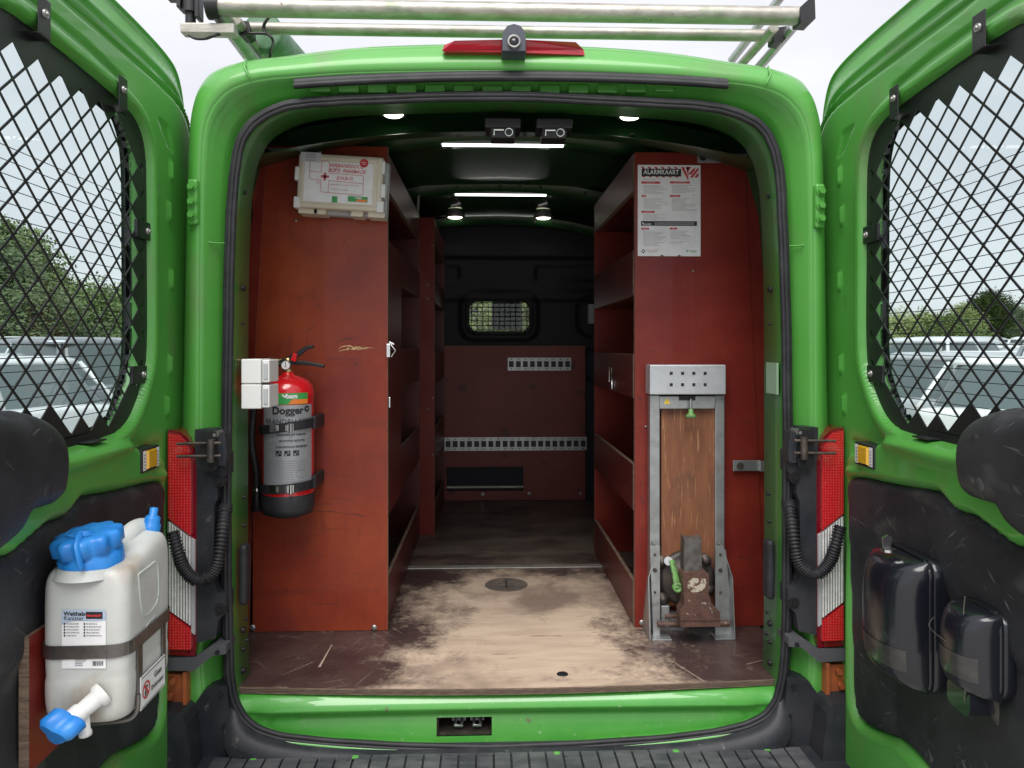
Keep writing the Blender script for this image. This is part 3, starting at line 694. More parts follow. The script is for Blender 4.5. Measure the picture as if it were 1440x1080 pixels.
# lamps
for Y, px0, px1, py in ((.84, 622, 792, 204), (1.76, 640, 768, 274)):
    a, c_ = W(px0, py, Y), W(px1, py+1, Y); z = a.z
    l_ = obj('led_strip', MB().box((a.x, Y-.008, z-.003), (c_.x, Y+.008, z+.004)), M['led'], van)
    obj('strip_mount', MB().box((a.x-.005, Y-.010, z+.0045), (c_.x+.008, Y+.010, z+.013)), M['grey_plastic'], l_)
for px, py, Y, rr in ((553, 162, .36, .034), (886, 165, .36, .034), (640, 306, 2.35, .045), (764, 307, 2.35, .045)):
    q = W(px, py, Y)
    l_ = obj('spot_lamp', MB().lathe((q.x, Y, q.z), (0, 0, 1), [(0, -.004), (rr*.8, -.003), (rr, .004)], 24), M['led_warm'], van)
    obj('lamp_bezel', MB().lathe((q.x, Y, q.z), (0, 0, 1), [(rr, .0), (rr*1.25, .001), (rr*1.3, .012), (rr*.9, .09 if Y < 1 else .05)], 24), M['alu'], l_)
for px in (642, 764):
    q = W(px, 288, 2.0); obj('swivel_spot', MB().tube([(q.x, 2.0, q.z+.05), (q.x, 2.0, q.z)], .004, 6).cyl((q.x-.03, 2.0, q.z-.005), (q.x+.02, 2.0, q.z+.012), .012, .018), M['steel'], van)
# bulkhead with window
BY = 2.585
wc = W(702, 445, BY); ww, wh = W(744, 445, BY).x-wc.x, wc.z-W(702, 466, BY).z
def rrect(cx, cz, hw, hh, r_, n=6):
    o_ = []
    for k, (sx, sz) in enumerate(((1, 1), (-1, 1), (-1, -1), (1, -1))):
        for i in range(n+1):
            a = math.pi/2*(k+i/n); o_.append((cx+sx*(hw-r_)+r_*math.cos(a), cz+sz*(hh-r_)+r_*math.sin(a)))
    return o_
def bulk_h(x, z):
    h = np.zeros(x.shape); d, _, _ = sdf(rrect(wc.x, wc.z, ww+.05, wh+.05, .08), x, z); h += .02*ss(-.02, .01, d)*1.0
    for poly in (rrect(-.43, 2.02, .19, .045, .02), rrect(.43, 2.02, .19, .045, .02), rrect(-.66, 1.75, .22, .13, .09), rrect(.72, 1.75, .22, .13, .09), rrect(-.66, 1.45, .20, .10, .08), rrect(.72, 1.45, .20, .10, .08)):
        d, _, _ = sdf(poly, x, z); h -= .014*ss(-.008, .008, d)
    h += .02*ss(1.84, 1.86, z)*(1-ss(1.90, 1.92, z))+.03*ss(2.10, 2.13, z)
    return h
bo = hfield(rrect(0, 1.47, .9, .9, .05), [rrect(wc.x, wc.z, ww, wh, .05)], bulk_h, .012, lambda x, z, h: Vector((x, BY-h, z)), skirt=-.02)
blk = obj('bulkhead', bo, M['navy'], van)
obj('bulkhead_window', MB().prism([(x, BY+.012, z) for x, z in rrect(wc.x, wc.z, ww+.004, wh+.004, .05)], (0, .004, 0)), M['glass_clear'], blk)
gr = MB()
for i in range(13): x = wc.x-ww-.02+(2*ww+.04)*i/12; gr.cyl((x, BY-.024, wc.z-wh-.02), (x, BY-.024, wc.z+wh+.02), .0022, n=6)
for i in range(9): z = wc.z-wh-.02+(2*wh+.04)*i/8; gr.cyl((wc.x-ww-.02, BY-.026, z), (wc.x+ww+.02, BY-.026, z), .0022, n=6)
obj('bulkhead_grille', gr, M['black'], blk)
ro = cr([(x, BY-.022, z) for x, z in rrect(wc.x, wc.z, ww+.012, wh+.012, .055)], 2, True); obj('window_gasket', MB().tube(ro+[ro[0]], .014, 8, cap=False), M['rubber'], blk)
q = W(829, 442, BY-.02); obj('wall_switch_box', MB().box((q.x-.012, BY-.08, q.z-.06), (q.x+.03, BY-.01, q.z+.06)), M['grey_plastic'], van, bevel=.004)
# cab: roof drop, windscreen, bonnet, seats
cabs = MB(); last = side[-1]
def nose(Y, ztop, sx): return [(x*sx, Y, min(z, ztop-.10*(abs(x)/1.0)**3)) for x, y, z in last]
c0, c1, c2, c3 = nose(3.62, 2.42, .995), nose(4.35, 1.45, .97), nose(5.0, 1.25, .92), nose(5.2, .95, .86)
keepi = []
n_ = len(c0); V = last+c0+c1+c2+c3; F = []
for k in range(4):
    for i in range(n_):
        j = (i+1) % n_; zt = (V[k*n_+i][2]+V[k*n_+j][2])/2
        if k == 1 and zt > 1.5: continue
        F.append((k*n_+i, k*n_+j, (k+1)*n_+j, (k+1)*n_+i))
F.append(tuple(range(4*n_, 5*n_)))
cabs.raw(V, F, 0, True); obj('cab_shell', cabs, M['paint'], van)
obj('windscreen', MB().raw([(-.85, 3.66, 2.34), (.85, 3.66, 2.34), (.95, 4.34, 1.44), (-.95, 4.34, 1.44)], [(0, 1, 2, 3)]), M['glass_clear'], van)
for sx in (-.48, .48):
    obj('cab_seat', MB().box((sx-.25, 2.72, .75), (sx+.25, 2.90, 1.62)).box((sx-.14, 2.75, 1.60), (sx+.14, 2.86, 1.82)), M['navy'], van, bevel=.05, seg=3)
obj('rear_view_mirror', MB().box((-.03, 3.70, 1.70), (.20, 3.76, 1.93)), M['black'], van, bevel=.02)
for sx in (-1, 1):
    for Y in (.75, 4.3):
        wz = .35; X0 = sx*.80
        wl = obj('wheel', MB().lathe((X0, Y, wz), (sx, 0, 0), [(.19, -.11), (.34, -.11), (.36, -.08), (.36, .08), (.34, .11), (.20, .11)], 36), M['tyre'], van)
        obj('wheel_rim', MB().lathe((X0, Y, wz), (sx, 0, 0), [(.20, .10), (.19, .06), (.08, .09), (0, .09)], 30), M['steel'], wl)

# ------------------------------------------------------------ rear doors
LEAN = math.atan(25/1045)
Hl = Vector((-.930, 0, 0)); ul = Vector((math.sin(LEAN), -math.cos(LEAN), 0)); nl = Vector((math.cos(LEAN), math.sin(LEAN), 0))
def DS(px, py, n=0.0):
    o_ = Hl+nl*n; d = ray(px, py)       # CAM + t d = o_ + s ul  (xy)
    A = np.array([[d.x, -ul.x], [d.y, -ul.y]]); t, s = np.linalg.solve(A, [o_.x-CAM.x, o_.y-CAM.y])
    return (s, CAM.z+t*d.z)
def to3(sgn):
    def f(s, z, n=0):
        p = Hl+ul*s+nl*n; return Vector((p.x if sgn < 0 else -p.x, p.y, z))
    return f
FREE = .93
def dpx(L, n=0): return [DS(a, b_, n) for a, b_ in L]
TAIL = [(FREE, 1.8), (FREE, 1.2), (FREE, .7), (FREE, .40), (FREE-.03, .37), (.5, .365), (.2, .37)]
OUT = [(-.030, .40), (-.050, .55), (-.069, .764), (-.105, 1.2), (-.142, 1.6), (-.170, 1.9), (-.181, 2.05), (-.177, 2.135), (-.155, 2.20), (-.105, 2.248), (-.03, 2.270), (.1, 2.278), (.3, 2.280), (.5, 2.282), (.86, 2.282), (FREE, 2.21)]+TAIL
OUTc = cr(OUT, 4, True)
WIN = [(.175, 1.55), (.175, 1.80), (.176, 1.95), (.183, 2.035), (.207, 2.082), (.255, 2.109), (.34, 2.122), (.45, 2.130), (.60, 2.137), (.74, 2.137), (.80, 2.11), (.825, 2.05), (.825, 1.75), (.825, 1.50), (.80, 1.42), (.74, 1.37), (.6, 1.355), (.49, 1.355)]+[(.40, 1.358), (.325, 1.366), (.262, 1.398), (.205, 1.470)]
WINc = cr(WIN, 4, True)
PAD = dpx([(30,577),(62,587),(82,606),(90,632),(90,665),(84,697),(70,713),(40,724)], .05)
PAD = [(FREE-.02, 1.44), (.80, 1.437)]+PAD+[(.80, 1.228), (FREE-.02, 1.228)]
TRIM = dpx([(60,738),(85,728),(100,710),(112,699),(150,692),(177,686),(205,679),(222,677),(229,684),(229,720),(226,800),(223,900),(221,976),(218,1012),(207,1036),(180,1052),(148,1074)], .012)
TRIM = [(FREE-.04, 1.165), (.75, 1.19)]+TRIM+[(.66, .60), (.75, .52), (FREE-.04, .50)]
TRIMc = cr(TRIM, 4, True)
PILLS = dpx([(240,240),(237,297),(240,392),(238,512),(234,570)])
LEDGE = [(-.1, 1.22), (.10, 1.27), (.20, 1.30), (.30, 1.335), (.42, 1.350), (1, 1.350), (1, .3), (-.1, .3)]
def door_h(s, z):
    do, _, _ = sdf(OUTc, s, z); dw, _, _ = sdf(WINc, s, z); dw = -dw
    h = -.022*(1-ss(0, .010, do))                      # rolled outer edge
    h -= .012*(1-ss(.028, .036, do))
    h += .012*ss(.0, .012, do)*(1-ss(.012, .022, do))
    bead = ss(-.001, .012, dw)*(1-ss(.030, .060, dw)); h += .024*bead - .02*(1-ss(0, .008, dw))
    dl, _, _ = sdf(LEDGE, s, z); h += .030*ss(-.004, .020, dl)*ss(.05, .11, s)
    dt, _, _ = sdf(TRIMc, s, z); h = h*(1-ss(-.004, .008, dt))-.02*ss(-.004, .008, dt)+(-.012)*ss(-.018, -.004, dt)*(1-ss(-.004, .008, dt))
    for ps, pz in PILLS:
        d = np.hypot((s-ps), np.maximum(np.abs(z-pz)-.018, 0)); h += .009*(1-ss(.004, .011, d))
    dd, _, _ = sdf([(DS(222,165)[0], DS(222,165)[1]), DS(238,178), DS(244,215), DS(236,205)], s, z); h -= .006*ss(-.003, .003, dd)
    dst, _, _ = sdf(rrect(*DS(212, 645), .058, .036, .01), s, z); h -= .008*ss(-.006, .004, dst)
    # shallow pressings along the header
    dd, _, _ = sdf([(.28, 2.19), (.45, 2.205), (.9, 2.21), (.9, 2.175), (.5, 2.17), (.33, 2.155)], s, z); h -= .007*ss(-.004, .006, dd)
    return h
def pad_h(s, z):
    d, _, _ = sdf(cr(PAD, 4, True), s, z); return .030+.045*np.sqrt(np.clip(1-(1-np.clip(d/.045, 0, 1))**2, 0, 1))+.004*np.clip(d/.1, 0, 1)
def trim_h(s, z):
    d, _, _ = sdf(TRIMc, s, z); h = .006+.016*ss(0, .012, d)
    dd, _, _ = sdf([(.30, 1.04), (.40, 1.06), (.52, 1.05), (.75, .985), (1, .97), (1, .4), (.30, .4)], s, z); h = h-.014*ss(-.02, .03, dd)*ss(0, .03, d)
    dd, _, _ = sdf([(.33, .70), (.42, .68), (.60, .80), (1, .86), (1, .3), (.33, .3)], s, z); h = h+.006*ss(-.01, .03, dd)*ss(0, .03, d)
    return h
NODE = DS(175.3, 182.7, .004); CW, CH = .078, .0695
PLATE = [(s, z) for s, z in WINc]
def inset(P, d):
    o_ = []; n_ = len(P)
    area = sum(P[i-1][0]*P[i][1]-P[i][0]*P[i-1][1] for i in range(n_)); sg = 1 if area > 0 else -1
    for i in range(n_):
        a, c_ = Vector(P[i-2]), Vector(P[(i+2) % n_]); t = (c_-a).normalized(); o_.append((P[i][0]-t.y*d*sg, P[i][1]+t.x*d*sg))
    return o_
HOLE = inset(WINc, .040)
def grille(sgn):
    f = to3(sgn); mb = MB(); n0, n1 = .002, .0045; bw = .0021
    for j in range(-14, 30):
        for i in range(-16, 20):
            for k in (0, 1):
                cx = NODE[0]+(i+k*.5)*CW; cz = NODE[1]+CH/2+(j+k*.5)*CH-4*CH
                if not (.05 < cx < .95 and 1.2 < cz < 2.25): continue
                q = np.array([[cx]]), np.array([[cz]])
                dp = float(sdf(inset(WINc, -.035), *q)[0][0, 0])
                if dp < 0: continue
                dh = float(sdf(HOLE, *q)[0][0, 0])
                D4 = [(cx-CW/2, cz), (cx, cz-CH/2), (cx+CW/2, cz), (cx, cz+CH/2)]
                dip = {p: (.034 if float(sdf(WINc, np.array([[p[0]]]), np.array([[p[1]]]))[0][0, 0]) < -.014 else 0) for p in D4}
                lowfill = cz < 1.42 and cx > .56 and dh < .05
                if dh > .0 and not lowfill:
                    k2 = 1-bw/(.5*CW*CH/math.hypot(CW, CH)*1.0)
                    I4 = [(cx+(a-cx)*k2, cz+(b_-cz)*k2) for a, b_ in D4]
                    V = [f(*p, n1) for p in D4]+[f(*p, n1) for p in I4]+[f(*p, n0) for p in I4]+[f(*p, n0) for p in D4]
                    mb.raw(V, [(t, (t+1) % 4, 4+(t+1) % 4, 4+t) for t in range(4)]+[(4+t, 4+(t+1) % 4, 8+(t+1) % 4, 8+t) for t in range(4)]+[(12+t, 12+(t+1) % 4, 8+(t+1) % 4, 8+t) for t in range(4)])
                else:
                    mb.raw([f(*p, n1-dip[p]) for p in D4], [(0, 1, 2, 3)]); mb.raw([f(*p, n0-dip[p]) for p in D4], [(0, 1, 2, 3)])
    return mb
grille_cache = None
doors = []
for sgn in (-1, 1):
    f = to3(sgn)
    dm = hfield(OUTc, [WINc], door_h, .0065, f, skirt=-.035)
    # stepped gutter out to the outer skin
    SK = [(-.150, .36), (-.160, .55), (-.175, .764), (-.20, 1.2), (-.225, 1.6), (-.242, 1.9), (-.246, 2.05), (-.244, 2.20), (-.232, 2.30), (-.19, 2.372), (-.11, 2.398), (.05, 2.408), (.25, 2.41), (.5, 2.41), (.86, 2.41), (FREE+.02, 2.34)]+[(a+.02 if a > .8 else a, b_-.02 if b_ < .5 else b_) for a, b_ in TAIL]
    SKc = cr(SK, 4, True)
    def rg(t, n, A=OUTc, B=SKc): return [f(a[0]+(b_[0]-a[0])*t, a[1]+(b_[1]-a[1])*t, n) for a, b_ in zip(A, B)]
    dm.loft([rg(0, -.022), rg(.05, -.036), rg(.28, -.040), rg(.32, -.032), rg(.40, -.032), rg(.45, -.044), rg(.72, -.050), rg(.76, -.058), rg(.95, -.060), rg(.96, -.054), rg(1, -.056), rg(1.0, -.070), rg(.98, -.076)], True)
    do_ = obj('rear_door', dm, M['paint'], van)
    do_['label'] = ('left' if sgn < 0 else 'right')+' rear door with barred window, '+('water canister fixed inside' if sgn < 0 else 'two black dispensers fixed inside')
    doors.append(do_)
    # outer skin with window opening
    hs = hfield(inset(SKc, .004), [inset(WINc, -.045)], lambda s, z: -.076+0*s, .03, f); obj('outer_skin', hs, M['paint'], do_)
    wr = cr([(a, b_) for a, b_ in inset(WINc, -.002)[::4]], 4, True)
    obj('window_reveal', MB().loft([[f(a, b_, -.030) for a, b_ in WINc], [f(a, b_, -.044) for a, b_ in WINc], [f(a, b_, -.046) for a, b_ in inset(WINc, -.045)], [f(a, b_, -.077) for a, b_ in inset(WINc, -.05)]], True), M['black'], do_)
    obj('glass', hfield(inset(WINc, -.003), [], lambda s, z: -.042+0*s, .05, f), M['glass'], do_)
    # black ceramic band round the glass
    obj('glass_border', hfield(WINc, [inset(WINc, .012)], lambda s, z: -.040+0*s, .012, f), M['black'], do_)
    gmb = hfield(inset(WINc, -.008), [inset(WINc, .014)], lambda s, z: .0047+0*s, .009, f, mb=grille(sgn))
    g_ = obj('window_grille', gmb, M['black'], do_, recalc=False)
    # heating wires
    hw_ = MB()
    for k in range(21):
        z = 1.40+k*.0262
        hw_.tube([f(.19, z+.004, -.0395), f(.5, z+.001, -.0395), f(.81, z, -.0395)], .0009, 4)
    stuff(obj('heating_wires', hw_, M['black'], do_))
    # L-brackets
    for px, py, kind in ((61, 24, 't'), (172, 130, 't'), (213, 324, 's'), (207, 527, 's'), (130, 619, 'b')):
        s0, z0 = DS(px, py, .028 if kind != 'b' else .02); bk = MB()
        def bx_(s_a, s_b, za, zb, na, nb, mb=bk):
            V = [f(a, b_, c_) for a in (s_a, s_b) for b_ in (za, zb) for c_ in (na, nb)]
            mb.raw(V, [(0, 1, 3, 2), (4, 6, 7, 5), (0, 4, 5, 1), (2, 3, 7, 6), (0, 2, 6, 4), (1, 5, 7, 3)])
        if kind == 't':
            bx_(s0-.020, s0+.020, z0-.035, z0+.035, .028, .031); bx_(s0-.020, s0+.020, z0-.038, z0-.034, .003, .031); hz = z0+.006
        elif kind == 's':
            bx_(s0-.035, s0+.04, z0-.022, z0+.022, .010, .013); bx_(s0+.035, s0+.04, z0-.022, z0+.022, .003, .013); hz = z0
            bx_(s0-.035, s0+.002, z0-.022, z0+.022, .013, .028) if False else None
        else: bx_(s0-.03, s0+.03, 1.352, 1.356, .0, .036); hz = None
        bo_ = obj('grille_bracket', bk, M['black'], do_, bevel=.0015)
        if hz:
            nn = .031 if kind == 't' else .013; a = f(s0-(0 if kind == 't' else .015), hz, nn); c_ = f(s0-(0 if kind == 't' else .015), hz, nn+.004); d_ = f(s0-(0 if kind == 't' else .015), hz, nn+.007)
            obj('bracket_screw', MB().cyl(a, c_, .009, .008, 16).cyl(c_, d_, .0045, .0035, 6), M['screw'], do_)
    tp = hfield(TRIMc, [], trim_h, .010, f, skirt=-.01); obj('door_trim', tp, M['trim'], do_)
    pd = hfield(cr(PAD, 4, True), [], pad_h, .007, f, skirt=.0); obj('handle_cover', pd, M['trim'], do_)
    pc = MB()
    for a_, b_ in (DS(84, 622, .075), DS(80, 685, .075)): pc.lathe(f(a_+.03, b_, .069), nl if sgn < 0 else Vector((-nl.x, nl.y, 0)), [(.014, .0), (.014, .006), (.0125, .008), (0, .008)], 24)
    obj('cover_plug', pc, M['trim'], do_)
    # amber reflector sticker
    s0, z0 = DS(212, 645, .034); sh = Sheet(lambda a, b_, l=0: f(s0+a, z0+b_, .0345+l*.0008))
    cs = MB(); V = [f(s0+a, z0+b_, n) for n in (.0, .0342) for a, b_ in ((-.050, -.029), (.050, -.029), (.050, .029), (-.050, .029))]
    cs.raw(V, [(3, 2, 1, 0), (4, 5, 6, 7)]+[(i, (i+1) % 4, 4+(i+1) % 4, 4+i) for i in range(4)]); obj('reflector_plate', cs, M['p_black'], do_, bevel=.002)
    sh.rect('w', -.046, -.024, -.028, .024); sh.rect('w', .028, -.024, .046, .024)
    for u_ in (-.037, .037):
        for k in range(5): sh.rect('k', u_-.004, -.02+k*.008, u_+.004, -.0165+k*.008, 2)
    sh.build(do_, {'w': ('sticker_panel', M['p_white']), 'k': ('sticker_print', M['p_grey'])})
    rf = MB(); V = [f(s0+a, z0+b_, n) for n, e in ((.034, .0), (.040, .003)) for a, b_ in ((-.025+e, -.023+e), (.025-e, -.023+e), (.025-e, .023-e), (-.025+e, .023-e))]
    rf.raw(V, [(4, 5, 6, 7)]+[(i, (i+1) % 4, 4+(i+1) % 4, 4+i) for i in range(4)]); obj('amber_reflector', rf, M['yellow_refl'], do_)

# ------------------------------------------------------------ plywood floor
fl = MB(); yE = 2.55
front = [(-.758+1.516*i/30, .030-.034*math.cos(math.pi*(-.5+i/30)*.98)) for i in range(31)]
poly = [(-.80, .14), (-.795, .45), (-.86, .5), (-.86, 1.138), (.86, 1.138), (.86, .5), (.795, .45), (.80, .14)]
poly = [(-.772, .10)]+front+[(.772, .10), (.86, .16), (.86, 1.138), (-.86, 1.138), (-.86, .16)]
floor = thing('plywood_floor', 'worn brown film faced plywood floor lining the load bay', 'floor', (0, 0, .585))
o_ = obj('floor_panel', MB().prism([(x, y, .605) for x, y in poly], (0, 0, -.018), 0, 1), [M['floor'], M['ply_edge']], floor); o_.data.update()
lam = MB()
for k, zz_ in enumerate((.6005, .5965, .5925)): lam.tube([(x, y-.0012, zz_) for x, y in front], .0007, 4)
obj('veneer_line', lam, mat('dark_veneer_glue_line', (.09, .06, .045), .8), floor)
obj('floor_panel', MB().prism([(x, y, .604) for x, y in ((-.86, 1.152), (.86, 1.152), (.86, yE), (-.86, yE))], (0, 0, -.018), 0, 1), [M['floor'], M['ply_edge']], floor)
a, c_ = W(573, 798, 1.145), W(851, 798, 1.145)
obj('joint_strip', MB().box((a.x, 1.125, .604), (c_.x, 1.165, .608)), M['alu'], floor, bevel=.0015)
q = WX(712, 822, 0); t = (.606-1.55)/ray(712, 822).z; q = CAM+ray(712, 822)*t
ri = obj('tie_down_disc', MB().lathe((q.x, q.y, .6055), (0, 0, 1), [(0, .0005), (.070, .0005), (.074, .002), (.082, .002), (.086, 0)], 40), mat('dull_brown_steel', (.20, .165, .135), .55, .3, (.11, .09, .08), 25), floor)
obj('disc_latch', MB().box((q.x-.004, q.y-.055, .6055), (q.x+.004, q.y+.055, .6085)).box((q.x-.03, q.y-.03, .606), (q.x+.03, q.y-.024, .608)), M['dark_iron'], ri)
t = (.605-1.55)/ray(791, 948).z; q = CAM+ray(791, 948)*t
obj('floor_plug', MB().lathe((q.x, q.y, .6052), (0, 0, 1), [(0, .003), (.011, .003), (.016, .0012), (.017, 0)], 20), M['black'], floor)
def scr(px, py, r_=.006):
    q = W(px, py, .4265); return MB().lathe((q.x, .4275, q.z), (0, -1, 0), [(0, .003), (r_*.8, .0025), (r_, 0)], 14)

# ------------------------------------------------------------ shelving
def plybox(name, a, b_, th, parent, m_=None, bev=.0012):
    return obj(name, MB().box(a, b_, 0, edge=th, emi=1), [m_ or M['shelf_red'], M['ply_edge']], parent, bevel=bev, seg=1)
ZT = 2.222
XL, XR = -.405, .4326
LU = thing('shelving_unit', 'left rear shelving unit with worn orange red plywood end panel', 'shelving', (XL, .43, .605), 'red plywood shelving units in the van')
plybox('end_panel', (W(355, 600, .43).x, .43, .606), (XL+.008, .448, 2.226), 1, LU, M['red_left'])
# filler strip between panel and van wall (leaning seam)
sq = [W(352, 885, .435), W(359, 505, .435), W(376, 222, .435)]
obj('filler_strip', MB().prism([(-.875, .427, .606), (sq[0].x, .427, .606), (sq[1].x, .427, sq[1].z), (sq[2].x, .427, 2.222), (-.80, .427, 2.222), (-.86, .427, 1.9)], (0, .003, 0), 0, 1), [M['red'], M['ply_edge']], LU)
lips = ((2.095, 2.222), (1.805, 1.925), (1.392, 1.550), (.987, 1.156), (.606, .760))
for k, (za, zb) in enumerate(lips):
    plybox('shelf_lip', (XL-.0135, .449, za), (XL, 1.668, zb), 0, LU)
    if k < 4: plybox('shelf', (-.87, .449, za-.001+.002), (XL-.014, 1.667, za+.014), 2, LU)
plybox('back_panel', (-.885, .449, .606), (-.873, 1.667, 2.2), 0, LU, M['shelf_red'])
plybox('cupboard_door', (XL+.0006, .4485, .985), (XL+.0066, .835, 1.812), 0, LU)
plybox('cupboard_side', (-.87, .836, .985), (XL, .848, 1.80), 1, LU)
plybox('far_end_panel', (-.87, 1.668, .606), (XL, 1.682, ZT), 1, LU)
ct = MB(); q = WX(547, 493, XL+.014)
ct.box((XL+.007, q.y-.012, q.z-.022), (XL+.019, q.y+.02, q.z+.022)); ct.cyl((XL+.015, q.y, q.z+.028), (XL+.03, q.y, q.z+.02), .005, n=8); ct.tube([(XL+.02, q.y, q.z+.02), (XL+.036, q.y-.005, q.z), (XL+.022, q.y, q.z-.02)], .003, 6)
ct.box((XL+.013, q.y, q.z-.19), (XL+.018, q.y+.02, q.z-.155)); obj('cupboard_latch', ct, M['chrome'], LU, bevel=.001)
for px, py in ((526, 883), (416, 310), (355, 883)): obj('panel_screw', scr(px, py, .010 if py > 800 else .005), M['screw'], LU)
br = MB(); a, c_ = W(372, 208, .418), W(452, 208, .418)
obj('wall_bracket', MB().box((a.x, .415, a.z-.028), (c_.x, .419, a.z)).box((a.x-.03, .395, a.z-.028), (a.x+.004, .419, a.z)), M['steel'], LU, bevel=.001)
obj('bracket_screw', MB().cyl((a.x+.01, .41, a.z-.013), (a.x+.01, .42, a.z-.013), .009, n=12).cyl((c_.x-.02, .41, a.z-.013), (c_.x-.02, .42, a.z-.013), .007, n=12), M['black'], LU)

XL2 = -.330
L2 = thing('shelving_unit', 'narrow dark red shelving unit standing behind the left rear one, against the bulkhead', 'shelving', (XL2, 1.70, .605), 'red plywood shelving units in the van')
plybox('end_panel', (-.87, 1.70, .606), (XL2, 1.716, ZT-.01), 1, L2, M['red'])
for za, zb in lips:
    plybox('shelf_lip', (XL2-.0135, 1.717, za-.02), (XL2, 2.53, zb-.02), 0, L2)
    plybox('shelf', (-.87, 1.717, za-.019), (XL2-.014, 2.53, za-.006), 2, L2)
plybox('far_end_panel', (-.87, 2.531, .606), (XL2, 2.545, ZT-.01), 1, L2)
plybox('back_panel', (-.885, 1.717, .606), (-.873, 2.53, 2.2), 0, L2)
sm_ = MB()
for px, py in ((601, 400), (608, 345), (608, 560), (601, 575), (608, 640), (601, 420)):
    q = W(px, py, 1.695); sm_.lathe((q.x, 1.699, q.z), (0, -1, 0), [(0, .003), (.006, 0)], 10)
obj('panel_screws', sm_, M['screw'], L2)
q = W(590, 300, 1.66); obj('hook_rod', MB().tube([(q.x, 1.60, q.z+.075), (q.x-.008, 1.60, q.z-.06)], .007, 8), M['alu'], L2)

RU = thing('shelving_unit', 'right rear shelving unit with red end panel carrying the alarm poster', 'shelving', (XR, .43, .605), 'red plywood shelving units in the van')
sR = [W(1047, 226, .435), W(1062, 560, .435), W(1076, 885, .435)]
ep = [(XR+.002, .606), (sR[2].x-.001, .606), (sR[1].x-.001, sR[1].z), (sR[0].x-.001, 2.214), (XR+.002, 2.214)]
obj('end_panel', MB().prism([(x, .43, z) for x, z in ep], (0, .018, 0), 0, 1), [M['red'], M['ply_edge']], RU, bevel=.0012, seg=1)
obj('filler_strip', MB().prism([(x, .434, z) for x, z in ((sR[2].x+.001, .606), (.885, .606), (.885, 1.9), (.83, 2.214), (sR[0].x+.001, 2.214), (sR[1].x+.001, sR[1].z))], (0, .014, 0), 0, 1), [M['red'], M['ply_edge']], RU)
lipsR = ((2.088, 2.214), (1.732, 1.885), (1.380, 1.531), (.998, 1.155), (.606, .757))
for k, (za, zb) in enumerate(lipsR):
    plybox('shelf_lip', (XR, .449, za), (XR+.0135, 1.36, zb), 0, RU)
    if k < 4: plybox('shelf', (XR+.014, .449, za+.001), (.87, 1.36, za+.014), 2, RU)
plybox('back_panel', (.873, .449, .606), (.885, 1.36, 2.2), 0, RU)
plybox('far_end_panel', (XR, 1.361, .606), (.87, 1.375, 2.214), 1, RU, M['red'])
hk = MB(); q = WX(858, 525, XR-.006)
hk.tube([(q.x, q.y+.02, q.z-.035), (q.x, q.y+.02, q.z+.022), (q.x, q.y-.03, q.z+.022), (q.x, q.y-.045, q.z-.06)], .0045, 8); obj('wire_hook', hk, M['chrome'], RU)
for px, py in ((903, 876), (975, 381), (908, 600)): obj('panel_screw', scr(px, py, .010 if py > 800 else .004), M['screw'], RU)
a, c_ = W(980, 216, .42), W(1063, 216, .42)
obj('wall_bracket', MB().box((a.x, .415, a.z-.032), (c_.x-.04, .419, a.z)).box((c_.x-.042, .395, a.z-.027), (c_.x, .419, a.z+.004)), M['steel'], RU, bevel=.001)
obj('bracket_screw', MB().cyl((a.x+.018, .405, a.z-.016), (a.x+.018, .42, a.z-.016), .011, n=14).cyl((c_.x-.012, .385, a.z-.010), (c_.x-.012, .40, a.z-.010), .011, n=14), M['black'], RU)
a, c_ = W(1030, 647, .42), W(1080, 647, .42)
obj('wall_bracket', MB().box((a.x, .413, a.z-.036), (c_.x-.03, .417, a.z)).box((c_.x-.031, .400, a.z-.036), (c_.x+.02, .404, a.z)).box((c_.x-.034, .40, a.z-.036), (c_.x-.029, .417, a.z)), M['steel'], RU, bevel=.001)
obj('bracket_screw', MB().cyl((a.x+.022, .403, a.z-.018), (a.x+.022, .42, a.z-.018), .011, n=14), M['dark_iron'], RU)

sc_ = MB(); sd_ = MB(); pr3 = random.Random(11)
def smear(mb, px, py, L_, th, ang, Y=.4295, n=9):
    q = W(px, py, Y); top = []; bot = []
    for i in range(n+1):
        t = i/n; x = (t-.5)*L_; z = math.sin(ang)*x+pr3.uniform(-.002, .002)+.004*math.sin(t*5); h = th*math.sin(math.pi*t)**.6*pr3.uniform(.35, 1)
        top.append((q.x+x*math.cos(ang), Y, q.z+z+h)); bot.append((q.x+x*math.cos(ang), Y, q.z+z-h*.6))
    mb.raw(top+bot, [(i, i+1, n+2+i, n+1+i) for i in range(n)])
for k in range(5): smear(sc_, 497+pr3.uniform(-9, 12), 491+pr3.uniform(-5, 5), pr3.uniform(.05, .11), .0026, R(8))
for px, py, L_, th, ag in ((430,690,.12,.0016,0),(455,720,.16,.0022,1),(500,725,.08,.003,0),(440,780,.10,.0012,0),(520,640,.05,.0016,0),(460,850,.13,.0016,1),(400,800,.05,.002,3),(528,430,.02,.003,70),(533,520,.03,.002,80),(530,700,.04,.003,85),(486,478,.09,.003,20),(472,505,.06,.002,10),(500,505,.07,.0015,12),(437,462,.05,.003,35),(422,310,.012,.004,0),(460,318,.01,.003,0),(475,418,.02,.004,-20),(448,430,.03,.003,25),(500,513,.016,.005,0),(505,548,.012,.002,0),(420,372,.01,.003,0),(410,402,.008,.003,0),(455,585,.17,.0010,0),(450,612,.14,.0010,0),(470,668,.13,.0014,-2),(480,702,.10,.0012,1),(470,745,.15,.001,0),(395,870,.06,.0015,5),(500,808,.02,.004,60),(380,760,.03,.002,-20),(430,830,.09,.001,2)): smear(sd_, px, py, L_, th, R(ag))
